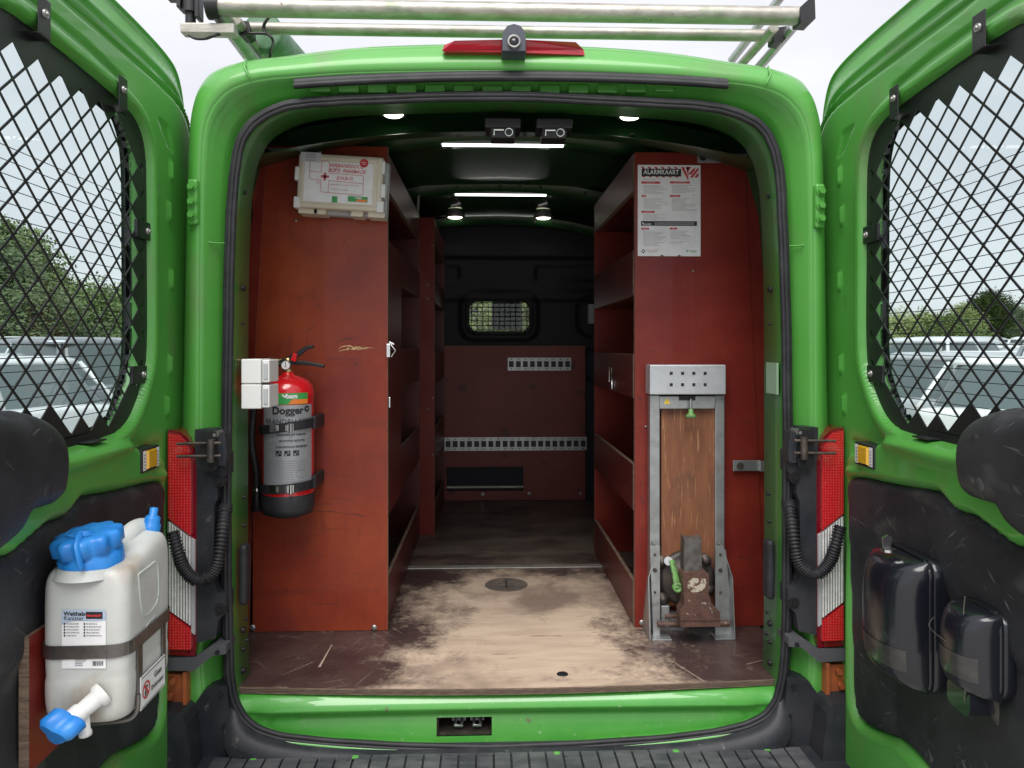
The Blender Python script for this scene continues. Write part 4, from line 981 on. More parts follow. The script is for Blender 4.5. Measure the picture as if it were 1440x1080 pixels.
stuff(obj('wood_scrape', sc_, mat('bare_wood_scrape', (.62, .42, .22), .7), LU, recalc=False)); sdm = mat('dark_scuff', (.07, .022, .018), .6); stuff(obj('dark_scuff', sd_, sdm, LU, recalc=False))
sd_ = MB()
for k in range(26): smear(sd_, pr3.uniform(905, 1050), pr3.uniform(370, 505), pr3.uniform(.006, .03), pr3.uniform(.0008, .0025), pr3.uniform(-.5, .8))
for k in range(14): smear(sd_, pr3.uniform(1030, 1060), pr3.uniform(560, 870), pr3.uniform(.006, .03), pr3.uniform(.001, .004), pr3.uniform(-.5, .8))
for k in range(12): smear(sd_, pr3.uniform(898, 907), pr3.uniform(400, 860), pr3.uniform(.006, .014), pr3.uniform(.001, .005), pr3.uniform(-.5, .8))
stuff(obj('dark_scuff', sd_, mat('dark_scuff_red', (.055, .014, .014), .6), RU, recalc=False))
fs = MB()
for (a0, b0, a1, b1, w_) in ((467, 906, 449, 938, .0035), (925, 917, 990, 958, .0016), (1085, 925, 1050, 934, .001), (640, 905, 668, 899, .001), (395, 950, 440, 931, .001), (880, 935, 935, 940, .001)):
    P = []
    for px, py in ((a0, b0), (a1, b1)): d = ray(px, py); t = (.6055-1.55)/d.z; P.append(CAM+d*t)
    d = (P[1]-P[0]); n_ = Vector((-d.y, d.x, 0)).normalized()*w_; fs.raw([P[0]-n_*.3, P[1]-n_, P[1]+n_, P[0]+n_*.3], [(0, 1, 2, 3)])
stuff(obj('floor_scratch', fs, mat('pale_scratch', (.42, .33, .26), .7), floor, recalc=False))

# ------------------------------------------------------------ bulkhead board
BB = thing('bulkhead_board', 'brown red plywood board with steel lashing rails against the bulkhead', 'panel', (.2, 2.55, .605))
y0 = 2.548; a, c_ = W(626, 486, y0), W(823, 697, y0); h0, h1 = W(628, 657, y0), W(736, 690, y0)
bm_ = MB(); zt_ = a.z; zb_ = .606
for (x0, x1, z0, z1) in ((a.x-.25, c_.x, h0.z, zt_), (a.x-.25, h0.x, zb_, h0.z), (h1.x, c_.x, zb_, h0.z), (h0.x, h1.x, zb_, h1.z)):
    bm_.box((x0, y0, z0), (x1, y0+.015, z1))
obj('board', bm_, M['bulk_red'], BB)
def lash(px0, px1, py0, py1):
    p, q = W(px0, py0, y0), W(px1, py1, y0); z0, z1 = q.z, p.z; H_ = z1-z0; m_ = MB()
    m_.box((p.x, y0-.006, z1-H_*.27), (q.x, y0-.001, z1)); m_.box((p.x, y0-.006, z0), (q.x, y0-.001, z0+H_*.27))
    n_ = max(2, int((q.x-p.x)/.043)); st_ = (q.x-p.x)/n_
    for i in range(n_+1):
        x = p.x+i*st_; m_.box((max(p.x, x-.007), y0-.004, z0+H_*.26), (min(q.x, x+.007), y0-.001, z1-H_*.26))
    r1 = obj('lashing_rail', m_, M['steel'], BB)
    k = MB(); k.box((p.x, y0-.0012, z0+H_*.2), (q.x, y0-.0004, z1-H_*.2)); obj('rail_slot', k, M['black'], r1)
    d = MB()
    for i in range(n_):
        for z in (z1-H_*.13, z0+H_*.13): d.cyl((p.x+(i+.5)*st_, y0-.0075, z), (p.x+(i+.5)*st_, y0-.005, z), .004, n=8)
    obj('rail_hole', d, M['black'], r1)
lash(714, 803, 503, 521); lash(625, 825, 615, 633)
obj('pipe', MB().cyl((h0.x-.02, y0+.03, h1.z+.018), (h1.x+.02, y0+.03, h1.z+.018), .012, n=12), M['alu'], BB)
sc = MB()
for px, py in ((679, 696), (744, 695), (816, 695)): q = W(px, py, y0); sc.cyl((q.x, y0-.004, q.z+.006), (q.x, y0, q.z+.006), .010, n=10)
obj('board_screw', sc, M['screw'], BB)

# ------------------------------------------------------------ fire extinguisher
ec = W(405, 600, .325); EX, EY = ec.x, .325; zb = 1.55-(722-490)/435; zs = 1.55-(553-490)/435; ztp = 1.55-(528-490)/435; er = .0805
E = thing('fire_extinguisher', 'red fire extinguisher strapped to the orange red end panel', 'fire extinguisher', (EX, EY, zb))
z1_ = 1.55-(690-490)/435
obj('cylinder', MB().lathe((EX, EY, 0), (0, 0, 1), [(0, z1_-.01), (er*.99, z1_-.01), (er, z1_), (er, zs-.004), (er*1.012, zs-.002), (er*1.012, zs+.002), (er, zs+.004), (er*.99, zs+.012), (er*.93, zs+.028), (er*.8, zs+.041), (er*.55, zs+.053), (er*.3, ztp+.002), (.018, ztp+.006), (.018, ztp+.012), (0, ztp+.012)], 48), M['red_ext'], E)
obj('rubber_base', MB().lathe((EX, EY, 0), (0, 0, 1), [(0, zb+.004), (er*.55, zb), (er*.95, zb+.012), (er*1.02, zb+.03), (er*1.03, z1_-.004), (er*1.0, z1_+.002)], 40), M['rubber'], E)
def cyls(r_, z_off=0, rot=0):
    return lambda u, v, l=0: Vector((EX+math.sin(u/er+rot)*(r_+l*.0005), EY-math.cos(u/er+rot)*(r_+l*.0005), v))
sh = Sheet(cyls(er+.0005, rot=.25)); pz = lambda py: 1.55-(py-490)/462
zz = lambda py: 1.55-(py-490)/456
sh.rect('lab', -.088, zz(683), .088, zz(570), 0, 24)
sh.rect('gr', -.052, zz(569), .066, zz(553), 1, 16); sh.rect('or', .014, zz(568.5), .066, zz(562), 2.5, 10)
for k in range(6): sh.rect('or', .002+k*.002, zz(568.5), .004+k*.002, zz(568.5-(k+1)*1.05), 2.5)
sh.text('w', 'bam', .012, zz(557.5), .020, 3, bold=.0008)
for pts in ([(-.018, zz(556)), (-.008, zz(560)), (-.003, zz(555.5)), (-.006, zz(555)), (-.010, zz(557)), (-.013, zz(554.5)), (-.015, zz(554.5))],): sh.poly('w', pts, 3)
sh.text('k', 'Dogger', .0, zz(578), .032, 2, bold=.0012); sh.text('g', 'BRANDBEVEILIGING', .0, zz(586), .0095, 2, spacing=1.25); sh.line('k', [(-.07, zz(589.5)), (0, zz(589.5)), (.07, zz(589.5))], .0008)
sh.text('k', 'BRANDBLUSSER', .003, zz(593), .0205, 2, spacing=1.08)
for k in range(3):
    py = 606+k*10; sh.rect('g', -.064, zz(py+8), -.034, zz(py), 2, 4); sh.rect('lab2', -.062, zz(py+7.2), -.036, zz(py+.8), 3, 4); sh.poly('g', [(-.058, zz(py+5)), (-.045, zz(py+5)), (-.040, zz(py+3)), (-.050, zz(py+4))], 4)
for py, tx in ((612, 'BORGPEN UITTREKKEN'), (620.5, 'SPUITSTUK RICHTEN'), (629, 'SCHUIFKRAAN BEDIENEN')): sh.text('k', tx, .014, zz(py), .0085, 2, bold=.0002)
for k in range(3):
    u0 = -.036+k*.026; sh.rect('k', u0, zz(641.5), u0+.018, zz(634), 2, 3); sh.text('lab2', 'ABC'[k], u0+.012, zz(637), .012, 3)
    sh.disc('lab2', u0+.005, zz(639.5), .003, 3, n=8)
sh.line('r', [(-.07, zz(644)), (0, zz(644)), (.07, zz(644))], .0012); sh.line('k', [(-.07, zz(572)), (0, zz(572)), (.05, zz(572))], .0006)
for k in range(10):
    py = 649+k*3.2; sh.bars('g', -.068, .060 if k not in (5, 6, 7, 8) else .018, zz(py), .0022, 2, .9)
for i in range(24):
    a, b2 = 2*math.pi*i/24, 2*math.pi*(i+1)/24; sh.line('k', [(.043+.019*math.cos(a), zz(668)+.011*math.sin(a)), (.043+.019*math.cos(b2), zz(668)+.011*math.sin(b2))], .0007)
sh.text('g', 'CE', .043, zz(668), .009, 2)
sh.disc('k', .062, zz(576), .010, 2); sh.poly('lab2', [(.057, zz(577.5)), (.067, zz(577.5)), (.062, zz(573.5))], 3)
sh.build(E, {'lab': ('label', M['label_grey']), 'gr': ('green_sticker', M['p_green']), 'or': ('orange_flash', M['p_orange']), 'w': ('white_lettering', M['p_white']), 'k': ('black_lettering', M['p_black']), 'g': ('small_print', M['p_grey']), 'lab2': ('pictogram', M['label_grey']), 'r': ('red_line', M['p_red'])})
for py, dz in ((599, .012), (683, .006)):
    zc = 1.55-(py-490)/445; r_ = er+.004; s_ = MB(); ring = []
    for i in range(41):
        a = math.pi*(-1.02+2.04*i/40); zz2 = zc+dz*math.sin(a)*.9; x, y = EX+math.sin(a)*r_, EY-math.cos(a)*r_
        ring.append([(x, y, zz2-.014), (x+math.sin(a)*.003, y-math.cos(a)*.003, zz2-.014), (x+math.sin(a)*.003, y-math.cos(a)*.003, zz2+.014), (x, y, zz2+.014)])
    s_.loft(ring, True, smooth=False); sp = obj('strap', s_, M['rubber'], E)
    bk = MB(); q = cyls(r_+.004, rot=.22)
    for u0, u1, h_, l_ in ((-.050, -.030, .013, .006), (-.030, .002, .009, .009), (.002, .018, .012, .007)):
        bk.raw([q(u, zc+v, l) for l in (0, l_*2000/1000*2) for u, v in ((u0, -h_), (u1, -h_), (u1, h_), (u0, h_))], [(4, 5, 6, 7)]+[(i, (i+1) % 4, 4+(i+1) % 4, 4+i) for i in range(4)])
    bk.cyl(q(.010, zc-.014, 8), q(.010, zc+.014, 8), .006, n=12); obj('buckle', bk, M['steel'] if py < 650 else M['chrome'], sp, bevel=.001)
    obj('strap_end', MB().box((EX+er-.002, EY-.02, zc-.010), (EX+er+.012, .43, zc+.030)), M['rubber'], E, bevel=.003)
vz = ztp+.012
vv = MB().lathe((EX, EY, vz), (0, 0, 1), [(.016, 0), (.019, .004), (.012, .010), (.011, .03), (.014, .032), (.014, .046), (0, .046)], 20)
vv.cyl((EX-.045, EY, vz+.036), (EX+.015, EY, vz+.036), .0085, n=12); vv.cyl((EX-.062, EY, vz+.036), (EX-.045, EY, vz+.036), .0115, n=6); obj('brass_valve', vv, M['brass'], E)
gg = MB().lathe((EX-.002, EY-.012, vz+.022), (0, -1, 0), [(.006, -.01), (.0145, 0), (.0155, .008), (.013, .010)], 24); go = obj('pressure_gauge', gg, M['steel'], E)
obj('gauge_face', MB().lathe((EX-.002, EY-.0215, vz+.022), (0, -1, 0), [(0, .0005), (.013, 0)], 24), M['p_white'], go)
obj('gauge_needle', MB().box((EX-.003, EY-.0228, vz+.016), (EX-.001, EY-.022, vz+.032)), M['p_black'], go)
hl = MB()   # lower carrying handle and upper squeeze lever
def blade(P, w0, w1, t_):
    m = MB(); P = cr(P, 6); n_ = len(P); rg_ = []
    for i, p in enumerate(P):
        a = Vector(P[max(i-1, 0)]); c3_ = Vector(P[min(i+1, n_-1)]); d = (c3_-a).normalized(); n = Vector((-d.z, 0, d.x)); w_ = w0+(w1-w0)*i/(n_-1)
        p = Vector(p); rg_.append([p-n*w_/2+Vector((0, -t_, 0)), p+n*w_/2+Vector((0, -t_, 0)), p+n*w_/2+Vector((0, t_, 0)), p-n*w_/2+Vector((0, t_, 0))])
    m.loft(rg_, True, smooth=False, capends=True); return m
PX = lambda px, py: tuple(W(px, py, EY))
obj('squeeze_lever', blade([PX(394, 512), PX(408, 504), PX(421, 497), PX(430, 490), PX(441, 487)], .020, .010, .010), M['black'], E, bevel=.002)
obj('carrying_handle', blade([PX(393, 512), PX(412, 510), PX(432, 511), PX(446, 513), PX(456, 515)], .016, .010, .010), M['black'], E, bevel=.002)
obj('lever_cheek', MB().prism([PX(392, 513), PX(415, 497), PX(419, 502), PX(414, 513)], (0, -.012, 0)), M['black'], E, bevel=.001)
obj('red_safety_pin', MB().prism([Vector(PX(415, 496))+Vector((0, -.02, 0)), Vector(PX(420, 497))+Vector((0, -.02, 0)), Vector(PX(417.5, 509))+Vector((0, -.02, 0)), Vector(PX(411, 506))+Vector((0, -.02, 0))], (0, .012, 0)), M['red_ext'], E, bevel=.002)
obj('rivet', MB().cyl(Vector(PX(394.5, 511))+Vector((0, -.015, 0)), Vector(PX(394.5, 511)), .005, n=12), M['chrome'], E)
hs = cr([PX(378, 515), PX(366, 530), PX(358, 570), PX(354, 620), PX(360, 660), PX(361, 685)], 6); obj('hose', MB().tube(hs, .010, 10), M['rubber'], E)
obj('nozzle', MB().lathe(W(361, 683, EY), (0, 0, -1), [(.010, 0), (.011, .01), (.013, .03), (.019, .08), (.015, .08)], 18), M['black'], E)
obj('nozzle_ring', MB().cyl(W(361, 686, EY), W(361, 690, EY), .013, n=14), M['chrome'], E)
# switch boxes on the door frame
sw = thing('switch_box', 'white twin plastic box on the left door frame beside the extinguisher', 'switch box', tuple(W(358, 575, .20)))
for (py0, py1) in ((505, 539.5), (540.5, 575)):
    a, c_ = W(339, py0, .0), W(377, py1, .0)
    o_ = obj('housing', MB().box((a.x, .0, c_.z), (a.x+.054, .10, a.z)), M['white_plastic'], sw, bevel=.003)
    obj('rocker', MB().box((a.x+.056, .004, c_.z+.003), (a.x+.076, .095, a.z-.002)), M['white_plastic'], sw, bevel=.003); obj('rocker_face', MB().box((a.x+.060, .001, c_.z+.012), (a.x+.072, .006, a.z-.012)), M['grey_plastic'], sw, bevel=.001)

# ------------------------------------------------------------ first-aid box
fc = W(478, 256, .335); fa = R(-3.0)
FB = thing('first_aid_box', 'cream first-aid box with red cross print high on the left end panel', 'first-aid box', tuple(fc))
RM = Matrix.Translation(fc) @ Matrix.Rotation(-fa, 4, 'Y')
hw, hh = .136, .088
fb = MB(); fb.box((-hw, .0, -hh), (hw, .045, hh), M=RM); obj('lid', fb, M['cream_plastic'], FB, bevel=.008, seg=3)
obj('lid_panel', MB().box((-hw+.012, -.004, -hh+.014), (hw-.016, .0, hh-.010), M=RM), M['cream_plastic'], FB, bevel=.004)
obj('tray', MB().box((-hw+.004, .048, -hh-.012), (hw+.012, .093, hh-.004), M=RM), M['grey_plastic'], FB, bevel=.008, seg=3)
ft = MB()
for u0, u1 in ((-hw+.002, -.07), (-.085, -.045), (.035, .075), (.09, hw+.01)): ft.box((u0, .02, -hh-.016), (u1, .09, -hh+.004), M=RM)
obj('wall_holder', ft, M['cream_plastic'], FB, bevel=.003)
cl_ = MB()
for u, v, a_, b2 in ((-hw-.003, .02, .006, .022), (hw, .055, .006, .02), (hw+.003, -.02, .008, .022), (-hw+.002, -hh+.016, .010, .018), (hw-.004, -hh+.016, .012, .018)): cl_.box((u-a_, -.003, v-b2), (u+a_, .04, v+b2), M=RM)
obj('clip', cl_, M['white_plastic'], FB, bevel=.003)
sh = Sheet(lambda u, v, l=0: RM @ Vector((u, -.0045-l*.0005, v)))
x0, x1, y0_, y1_ = -.113, .106, -.068, .062
sh.rect('w', x0, y0_, x1, y1_, 1)
def U(px, py): return ((px-690)/1075*.245-.012, -(py-600)/1075*.245+.006)   # in zoom pixels of the box front (1440x1080 crop)
def LN(key, P, w_=.0015): sh.line(key, [U(*p) for p in P], w_, 3)
LN('r', [(470,347),(560,347),(590,372),(592,516),(1050,524),(1075,545),(1078,790),(1050,800),(600,790),(590,770),(592,622)]); LN('r', [(592,622),(1078,636)]); LN('r', [(485,347),(482,508),(335,508),(320,495),(318,345)]); LN('r', [(322,500),(322,595),(345,614),(480,618),(486,770),(510,787),(600,790)])
for (a, b2, c2_, d2) in ((478, 548, 592, 586), (516, 512, 552, 624)): sh.rect('r2', *U(a, d2), *U(c2_, b2), 3)
sh.text('r', 'VERBANDDOOS', *U(822, 405), .0165, 3, shear=.35, bold=.0004, spacing=1.08, sx=.85); sh.text('r', 'BOÎTE  PHARMACIE', *U(838, 476), .0165, 3, shear=.35, bold=.0004, sx=.82)
sh.text('r', 'E.H.B.O.', *U(812, 578), .0155, 3, shear=.35, bold=.0003); sh.text('r', 'E.C', *U(440, 655), .010, 3, shear=.3)
sh.text('r', 'VERBANDKIST / COFFRE DE SECOURS', *U(812, 672), .0055, 3); sh.text('r', '* VOOR 1 TOT 20 PERS.', *U(745, 742), .0055, 3, shear=.3)
sh.disc('seal', *U(1072, 348), .0138, 4); sh.rect('w2', *U(1035, 342), *U(1095, 336), 5); sh.rect('w2', *U(1045, 362), *U(1100, 358), 5)
sh.rect('c', *U(185, 375), *U(470, 240), 5)
for k, py in enumerate((268, 292, 315, 350)): sh.bars('k', U(265, py)[0], U(400, py)[0], U(265, py)[1], .0014, 7)
sh.rect('g', *U(650, 925), *U(725, 838), 5); sh.rect('g', *U(872, 898), *U(1148, 822), 5); sh.poly('o', [U(985, 898), U(1110, 898), U(1146, 880), U(1146, 862), U(1005, 862)], 6)
sh.text('w2', 'bam', *U(1035, 843), .0085, 7, bold=.0004); sh.poly('w2', [U(965, 835), U(985, 856), U(1000, 838), U(990, 836), U(983, 843), U(975, 832)], 7)
sh.build(FB, {'w': ('paper', M['p_white']), 'r': ('red_print', M['p_pink']), 'r2': ('red_cross', M['p_pink']), 'seal': ('red_seal', M['p_red']), 'w2': ('white_lettering', M['p_white']), 'c': ('clear_sticker', M['p_clear']), 'k': ('black_print', M['p_black']), 'g': ('green_sticker', M['p_green']), 'o': ('orange_flash', M['p_orange'])})

# ------------------------------------------------------------ ALARMKAART poster
pc_ = W(941, 296, .426); PO = thing('poster', 'white ALARMKAART poster with red striped header on the right end panel', 'poster', tuple(pc_))
k_ = (W(985, 296, .426).x-W(897, 296, .426).x)/(755-130)
def A(px, py): return ((px-442)*k_, -(py-545)*k_)
sh = Sheet(lambda u, v, l=0: Vector((pc_.x+u, .4275-l*.0004, pc_.z+v)))
obj('sheet', MB().box((pc_.x+A(130, 0)[0], .427, pc_.z+A(0, 997)[1]), (pc_.x+A(757, 0)[0], .429, pc_.z+A(0, 94)[1])), M['p_white'], PO)
def stripe(a, b2): sh.poly('r', [A(*p) for p in (a, b2, (b2[0]+24, b2[1]), (a[0]+24, a[1]))], 2)
for i in range(6):
    stripe((160+i*66, 112), (178+i*66, 134)); stripe((165+i*66, 198), (182+i*66, 218))
for k in range(4):
    o2 = k*48
    if k < 3: sh.poly('r', [A(560+o2, 112), A(590+o2, 112), A(635, 112+75-o2*.9+30), A(635, 112+110-o2*.9+30)] if o2 < 70 else [A(605, 112), A(665, 112), A(635, 150)], 2)
for (a, b2) in (((735, 112), (655, 216)), ((735, 165), (700, 216)), ((700, 112), (640, 186))): sh.poly('r', [A(*a), A(a[0]+2, a[1]+30), A(b2[0]+24, b2[1]), A(b2[0]-8, b2[1])], 2)
sh.rect('k', *A(168, 208), *A(562, 132), 3); sh.text('w', 'ALARMKAART', *A(363, 167), .0215, 5, bold=.0006, sx=.80, spacing=1.12)
sh.bars('g', A(172, 0)[0], A(315, 0)[0], A(0, 240)[1], .0014, 2, .6)
for (a, b2, c2_, d2, tx) in ((165, 258, 352, 280, 'MELD HET ONGEVAL'), (450, 256, 650, 276, 'BRAND EN ONTRUIMING'), (165, 393, 212, 413, 'BRAND'), (450, 390, 553, 410, 'ONTRUIMING'), (165, 549, 298, 569, 'MILIEU INCIDENT'), (165, 717, 242, 736, 'TELEFOON'), (448, 714, 522, 733, 'ADRES')):
    sh.rect('r', *A(a, d2), *A(c2_, b2), 2); sh.text('w', tx, *A((a+c2_)/2, (b2+d2)/2), .0042, 4, sx=.8)
pr_ = random.Random(3)
def para(x0, x1, ys_):
    for y in ys_: sh.bars('g', A(x0, 0)[0], A(x0+(x1-x0)*pr_.uniform(.45, 1), 0)[0], A(0, y)[1], .0011, 2, .55, pr_)
para(188, 440, range(298, 382, 11)); para(470, 725, range(292, 380, 11)); para(188, 440, range(430, 540, 11)); para(470, 725, range(425, 548, 11)); para(182, 435, range(582, 640, 11)); para(185, 435, range(750, 896, 11)); para(455, 660, list(range(748, 832, 11))+[850, 862, 876])
sh.rect('k', *A(162, 697), *A(721, 650), 2); sh.text('w', 'ALARM', *A(230, 682), .0062, 4, bold=.0002); sh.poly('w', [A(172, 668), A(182, 664), A(196, 684), A(186, 690)], 4)
for y in (664, 676, 686): sh.bars('w', A(300, 0)[0], A(690, 0)[0], A(0, y)[1], .0009, 4, .7, pr_)
sh.poly('k', [A(162, 950), A(185, 928), A(208, 950), A(185, 973)], 2); sh.poly('w', [A(174, 950), A(185, 939), A(196, 950), A(185, 961)], 3)
sh.text('r', 'VEILIG WERKEN', *A(275, 942), .0058, 2); sh.text('g', 'IS DE NORM', *A(275, 957), .0058, 2)
sh.text('gr', 'bam', *A(688, 947), .0125, 2, bold=.0002); sh.poly('gr', [A(610, 935), A(622, 958), A(646, 938), A(634, 936), (A(624, 944)), A(618, 934)], 2)
sh.disc('k', *A(683, 391), .0015, 3, n=10)
for x in (370, 543): sh.rect('b', *A(x-14, 1000), *A(x+14, 985), 2)
sh.build(PO, {'r': ('red_print', M['p_red']), 'k': ('black_print', M['p_black']), 'w': ('white_lettering', M['p_white']), 'g': ('small_print', M['p_grey']), 'gr': ('green_print', M['p_green']), 'b': ('tape', M['ply_edge'])})

# ------------------------------------------------------------ fold-down vice bench
VB = thing('fold_down_vice_bench', 'galvanised fold-down bench with wooden board and rusty bench vice', 'workbench', tuple(W(968, 905, .37)))
YF = .385
def rc(px0, py0, px1, py1, Y0, Y1): a, c_ = W(px0, py1, Y0), W(px1, py0, Y0); return (a.x, Y0, a.z), (c_.x, Y1, c_.z)
obj('top_plate', MB().box(*rc(914, 513, 1021, 555, .355, .425)), mat('pale_steel_plate', (.56, .58, .60), .45, .5, (.48, .50, .52), 20), VB, bevel=.003)
hp_ = MB()
for i in range(4):
    for py in (525, 541): q = W(944+i*15.9, py, .354); hp_.box((q.x-.005, .3542, q.z-.005), (q.x+.005, .362, q.z+.005))
obj('plate_hole', hp_, M['black'], VB)
obj('frame_rail', MB().box(*rc(914, 556, 928, 895, YF, .425)), M['steel'], VB, bevel=.002); obj('frame_rail', MB().box(*rc(1006, 556, 1019, 895, YF, .425)), M['steel'], VB, bevel=.002)
obj('bench_board', MB().box(*rc(930, 574, 1005, 852, .398, .42)), M['bench_wood'], VB, bevel=.001)
obj('cross_plate', MB().box(*rc(928, 557, 1006, 575, .375, .40)), M['steel'], VB, bevel=.002)
obj('dark_slot', MB().box(*rc(955, 557, 978, 563, .372, .376)), M['black'], VB)
wt = Sheet(lambda u, v, l=0: Vector((W(938, 564, .375).x+u, .3745-l*.0005, W(938, 564, .375).z+v))); wt.poly('y', [(-.011, -.009), (.011, -.009), (0, .011)], 1); wt.text('k', '!', 0, -.002, .014, 2); wt.build(VB, {'y': ('warning_triangle', M['p_yellow']), 'k': ('warning_mark', M['p_black'])})
kb = W(971, 580, .36); obj('green_knob', MB().lathe((kb.x, .355, kb.z+.012), (0, 0, -1), [(0, 0), (.007, 0), (.008, .012), (.017, .022), (.017, .028), (.010, .030), (0, .030)], 20), M['handle_green'], VB)
obj('knob_stem', MB().cyl((kb.x, .355, kb.z+.045), (kb.x, .355, kb.z+.005), .004, n=8), M['chrome'], VB)
for (L_, s_) in (([(914, 768), (928, 768), (928, 900), (919, 903)], -1), ([(1006, 768), (1017, 768), (1021, 775), (1031, 900), (1006, 905)], 1)):
    obj('side_bracket', MB().prism([W(a, b2, .345) for a, b2 in L_], (0, .006, 0)), M['steel'], VB, bevel=.001)
    xq = W(914 if s_ < 0 else 1031, 900, .33).x; q = W(L_[0][0], 768, .345); zq = q.z
    obj('bracket_flange', MB().prism([(xq-.002, .43, .608), (xq-.002, .31, .608), (xq-.002, .335, .80), (xq-.002-s_*.03, .345, zq), (xq-.002-s_*.03, .43, zq)], (s_*.003, 0, 0)), M['steel'], VB)
bh = MB()
for px in (921, 1013):
    for py, r_ in ((780, .0045), (802, .007), (833, .004)): q = W(px, py, .343); bh.cyl((q.x, .340, q.z), (q.x, .346, q.z), r_, n=12)
obj('bracket_bolt', bh, M['dark_iron'], VB)
for px in (930, 1018): a = W(px, 905, .33); obj('foot_plate', MB().box((a.x-.035, .31, .6055), (a.x+.03, .36, .611)), M['steel'], VB, bevel=.001)
a, c_ = W(925, 895, .33), W(1026, 895, .33); obj('pivot_bar', MB().cyl((a.x, .33, .652), (c_.x, .33, .652), .0095, n=14).cyl(((a.x+c_.x)/2-.018, .315, .632), ((a.x+c_.x)/2-.018, .315, .668), .016, n=14), M['rust'], VB)
obj('back_plate', MB().box(*rc(928, 860, 1006, 890, .40, .42)), M['steel'], VB); obj('steel_block', MB().box(*rc(930, 852, 942, 875, .36, .40)), M['steel'], VB, bevel=.003)
q = W(936, 868, .35); obj('cross_rod', MB().cyl((q.x, .36, q.z), (W(962, 868, .35).x, .36, q.z), .007, n=10), M['rust'], VB)
# the vice (hangs folded down with the bench)
vc = W(974, 815, .37)
VI = obj('vice_base', MB().lathe((vc.x-.015, .397, vc.z), (0, -1, 0), [(0, 0), (.092, 0), (.092, .014), (.080, .020), (.050, .022), (.045, .045), (0, .045)], 40), M['dark_iron'], VB)
lg = MB()
for dx, dz in ((-.085, .055), (-.082, -.068), (.07, -.035), (.06, .06)): lg.lathe((vc.x-.015+dx, .397, vc.z+dz), (0, -1, 0), [(0, .03), (.012, .03), (.013, .018), (.021, .018), (.021, 0)], 16)
obj('base_lug', lg, M['dark_iron'], VI)
def vb(pxs_, Y0, dY, m_, nm, bev=.004): return obj(nm, MB().prism([W(a, b2, Y0) for a, b2 in pxs_], (0, dY, 0)), m_, VI, bevel=bev)
vb([(962, 755), (965, 758), (983, 758), (986, 755), (987, 808), (962, 808)], .300, .045, mat('worn_grey_iron', (.17, .165, .16), .45, .5, (.09, .075, .065), 30, bump=.4, bscale=120), 'vice_slide', .010)
vb([(962, 806), (996, 806), (997, 812), (997, 835), (961, 835), (960, 812)], .275, .055, M['rust'], 'vice_body', .005)
vb([(968, 816), (974, 813), (984, 814), (992, 814), (994, 822), (990, 830), (980, 833), (971, 832), (967, 826)], .2735, .004, M['cream_worn'], 'paint_patch', .001)
vb([(962, 835), (997, 836), (1000, 846), (1006, 857), (1013, 861), (1013, 864), (957, 864), (957, 860), (962, 853)], .262, .055, M['rust'], 'moving_jaw', .004)
vb([(957, 864.5), (1013, 864.5), (1013, 873), (957, 873)], .254, .05, M['rust'], 'jaw_plate', .003); vb([(957, 873.6), (1013, 873.6), (1013, 881), (957, 882)], .256, .05, M['rust'], 'jaw_plate', .003)
vb([(964, 882), (1006, 882), (998, 888), (990, 893), (980, 893), (972, 889)], .275, .08, M['black'], 'vice_nose', .004)
hd_ = W(946, 790, .33); he = W(953, 826, .31); obj('green_lever', MB().tube([tuple(W(945, 788, .335)), tuple(W(949, 806, .32)), tuple(W(953, 826, .31))], .013, 8, rf=lambda t: .014+.004*(t > .9), sx=1, sy=.6).lathe(tuple(W(953, 826, .305)), (0, -1, 0), [(.016, -.01), (.016, .006), (.009, .008), (.008, .003), (0, .003)], 16), M['handle_green'], VI, bevel=0)
obj('lever_bolt', MB().cyl(tuple(W(940, 789, .34)), tuple(W(940, 789, .40)), .014, n=16), M['steel'], VI)

# ------------------------------------------------------------ water canister on left door
f = to3(-1)
CB = thing('canister_board', 'small red plywood board screwed to the left door trim behind the canister', 'board', tuple(f(.6, .8, .02)))
def dbox(s0, s1, z0, z1, n0, n1, mi=0, sg=-1):
    ff = to3(sg); V = [ff(a, b2, c2_) for a in (s0, s1) for b2 in (z0, z1) for c2_ in (n0, n1)]
    return MB().raw(V, [(0, 1, 3, 2), (4, 6, 7, 5), (0, 4, 5, 1), (2, 3, 7, 6), (0, 2, 6, 4)], mi).raw(V, [(1, 5, 7, 3)], mi)
bmx = MB(); V = [f(a, b2, c2_) for a in (.50, .715) for b2 in (.79, 1.035) for c2_ in (.012, .030)]
bmx.raw(V, [(0, 1, 3, 2), (4, 6, 7, 5), (0, 4, 5, 1), (2, 3, 7, 6)], 1).raw(V, [(1, 5, 7, 3), (0, 2, 6, 4)], 0)
obj('board', bmx, [M['red'], M['ply_edge']], CB, bevel=.001)
CS0, CS1, CN0, CN1, CZ0, CZ1 = .482, .695, .034, .190, .857, 1.150
CN = thing('water_canister', 'milky white water canister with big blue screw cap strapped to left door', 'water canister', tuple(f(.6, CZ0, .11)))
def crr(z, ins, r_): return [tuple(f(s, z, n)) for s, n in rrect((CS0+CS1)/2, (CN0+CN1)/2, (CS1-CS0)/2-ins, (CN1-CN0)/2-ins, r_, 5)]
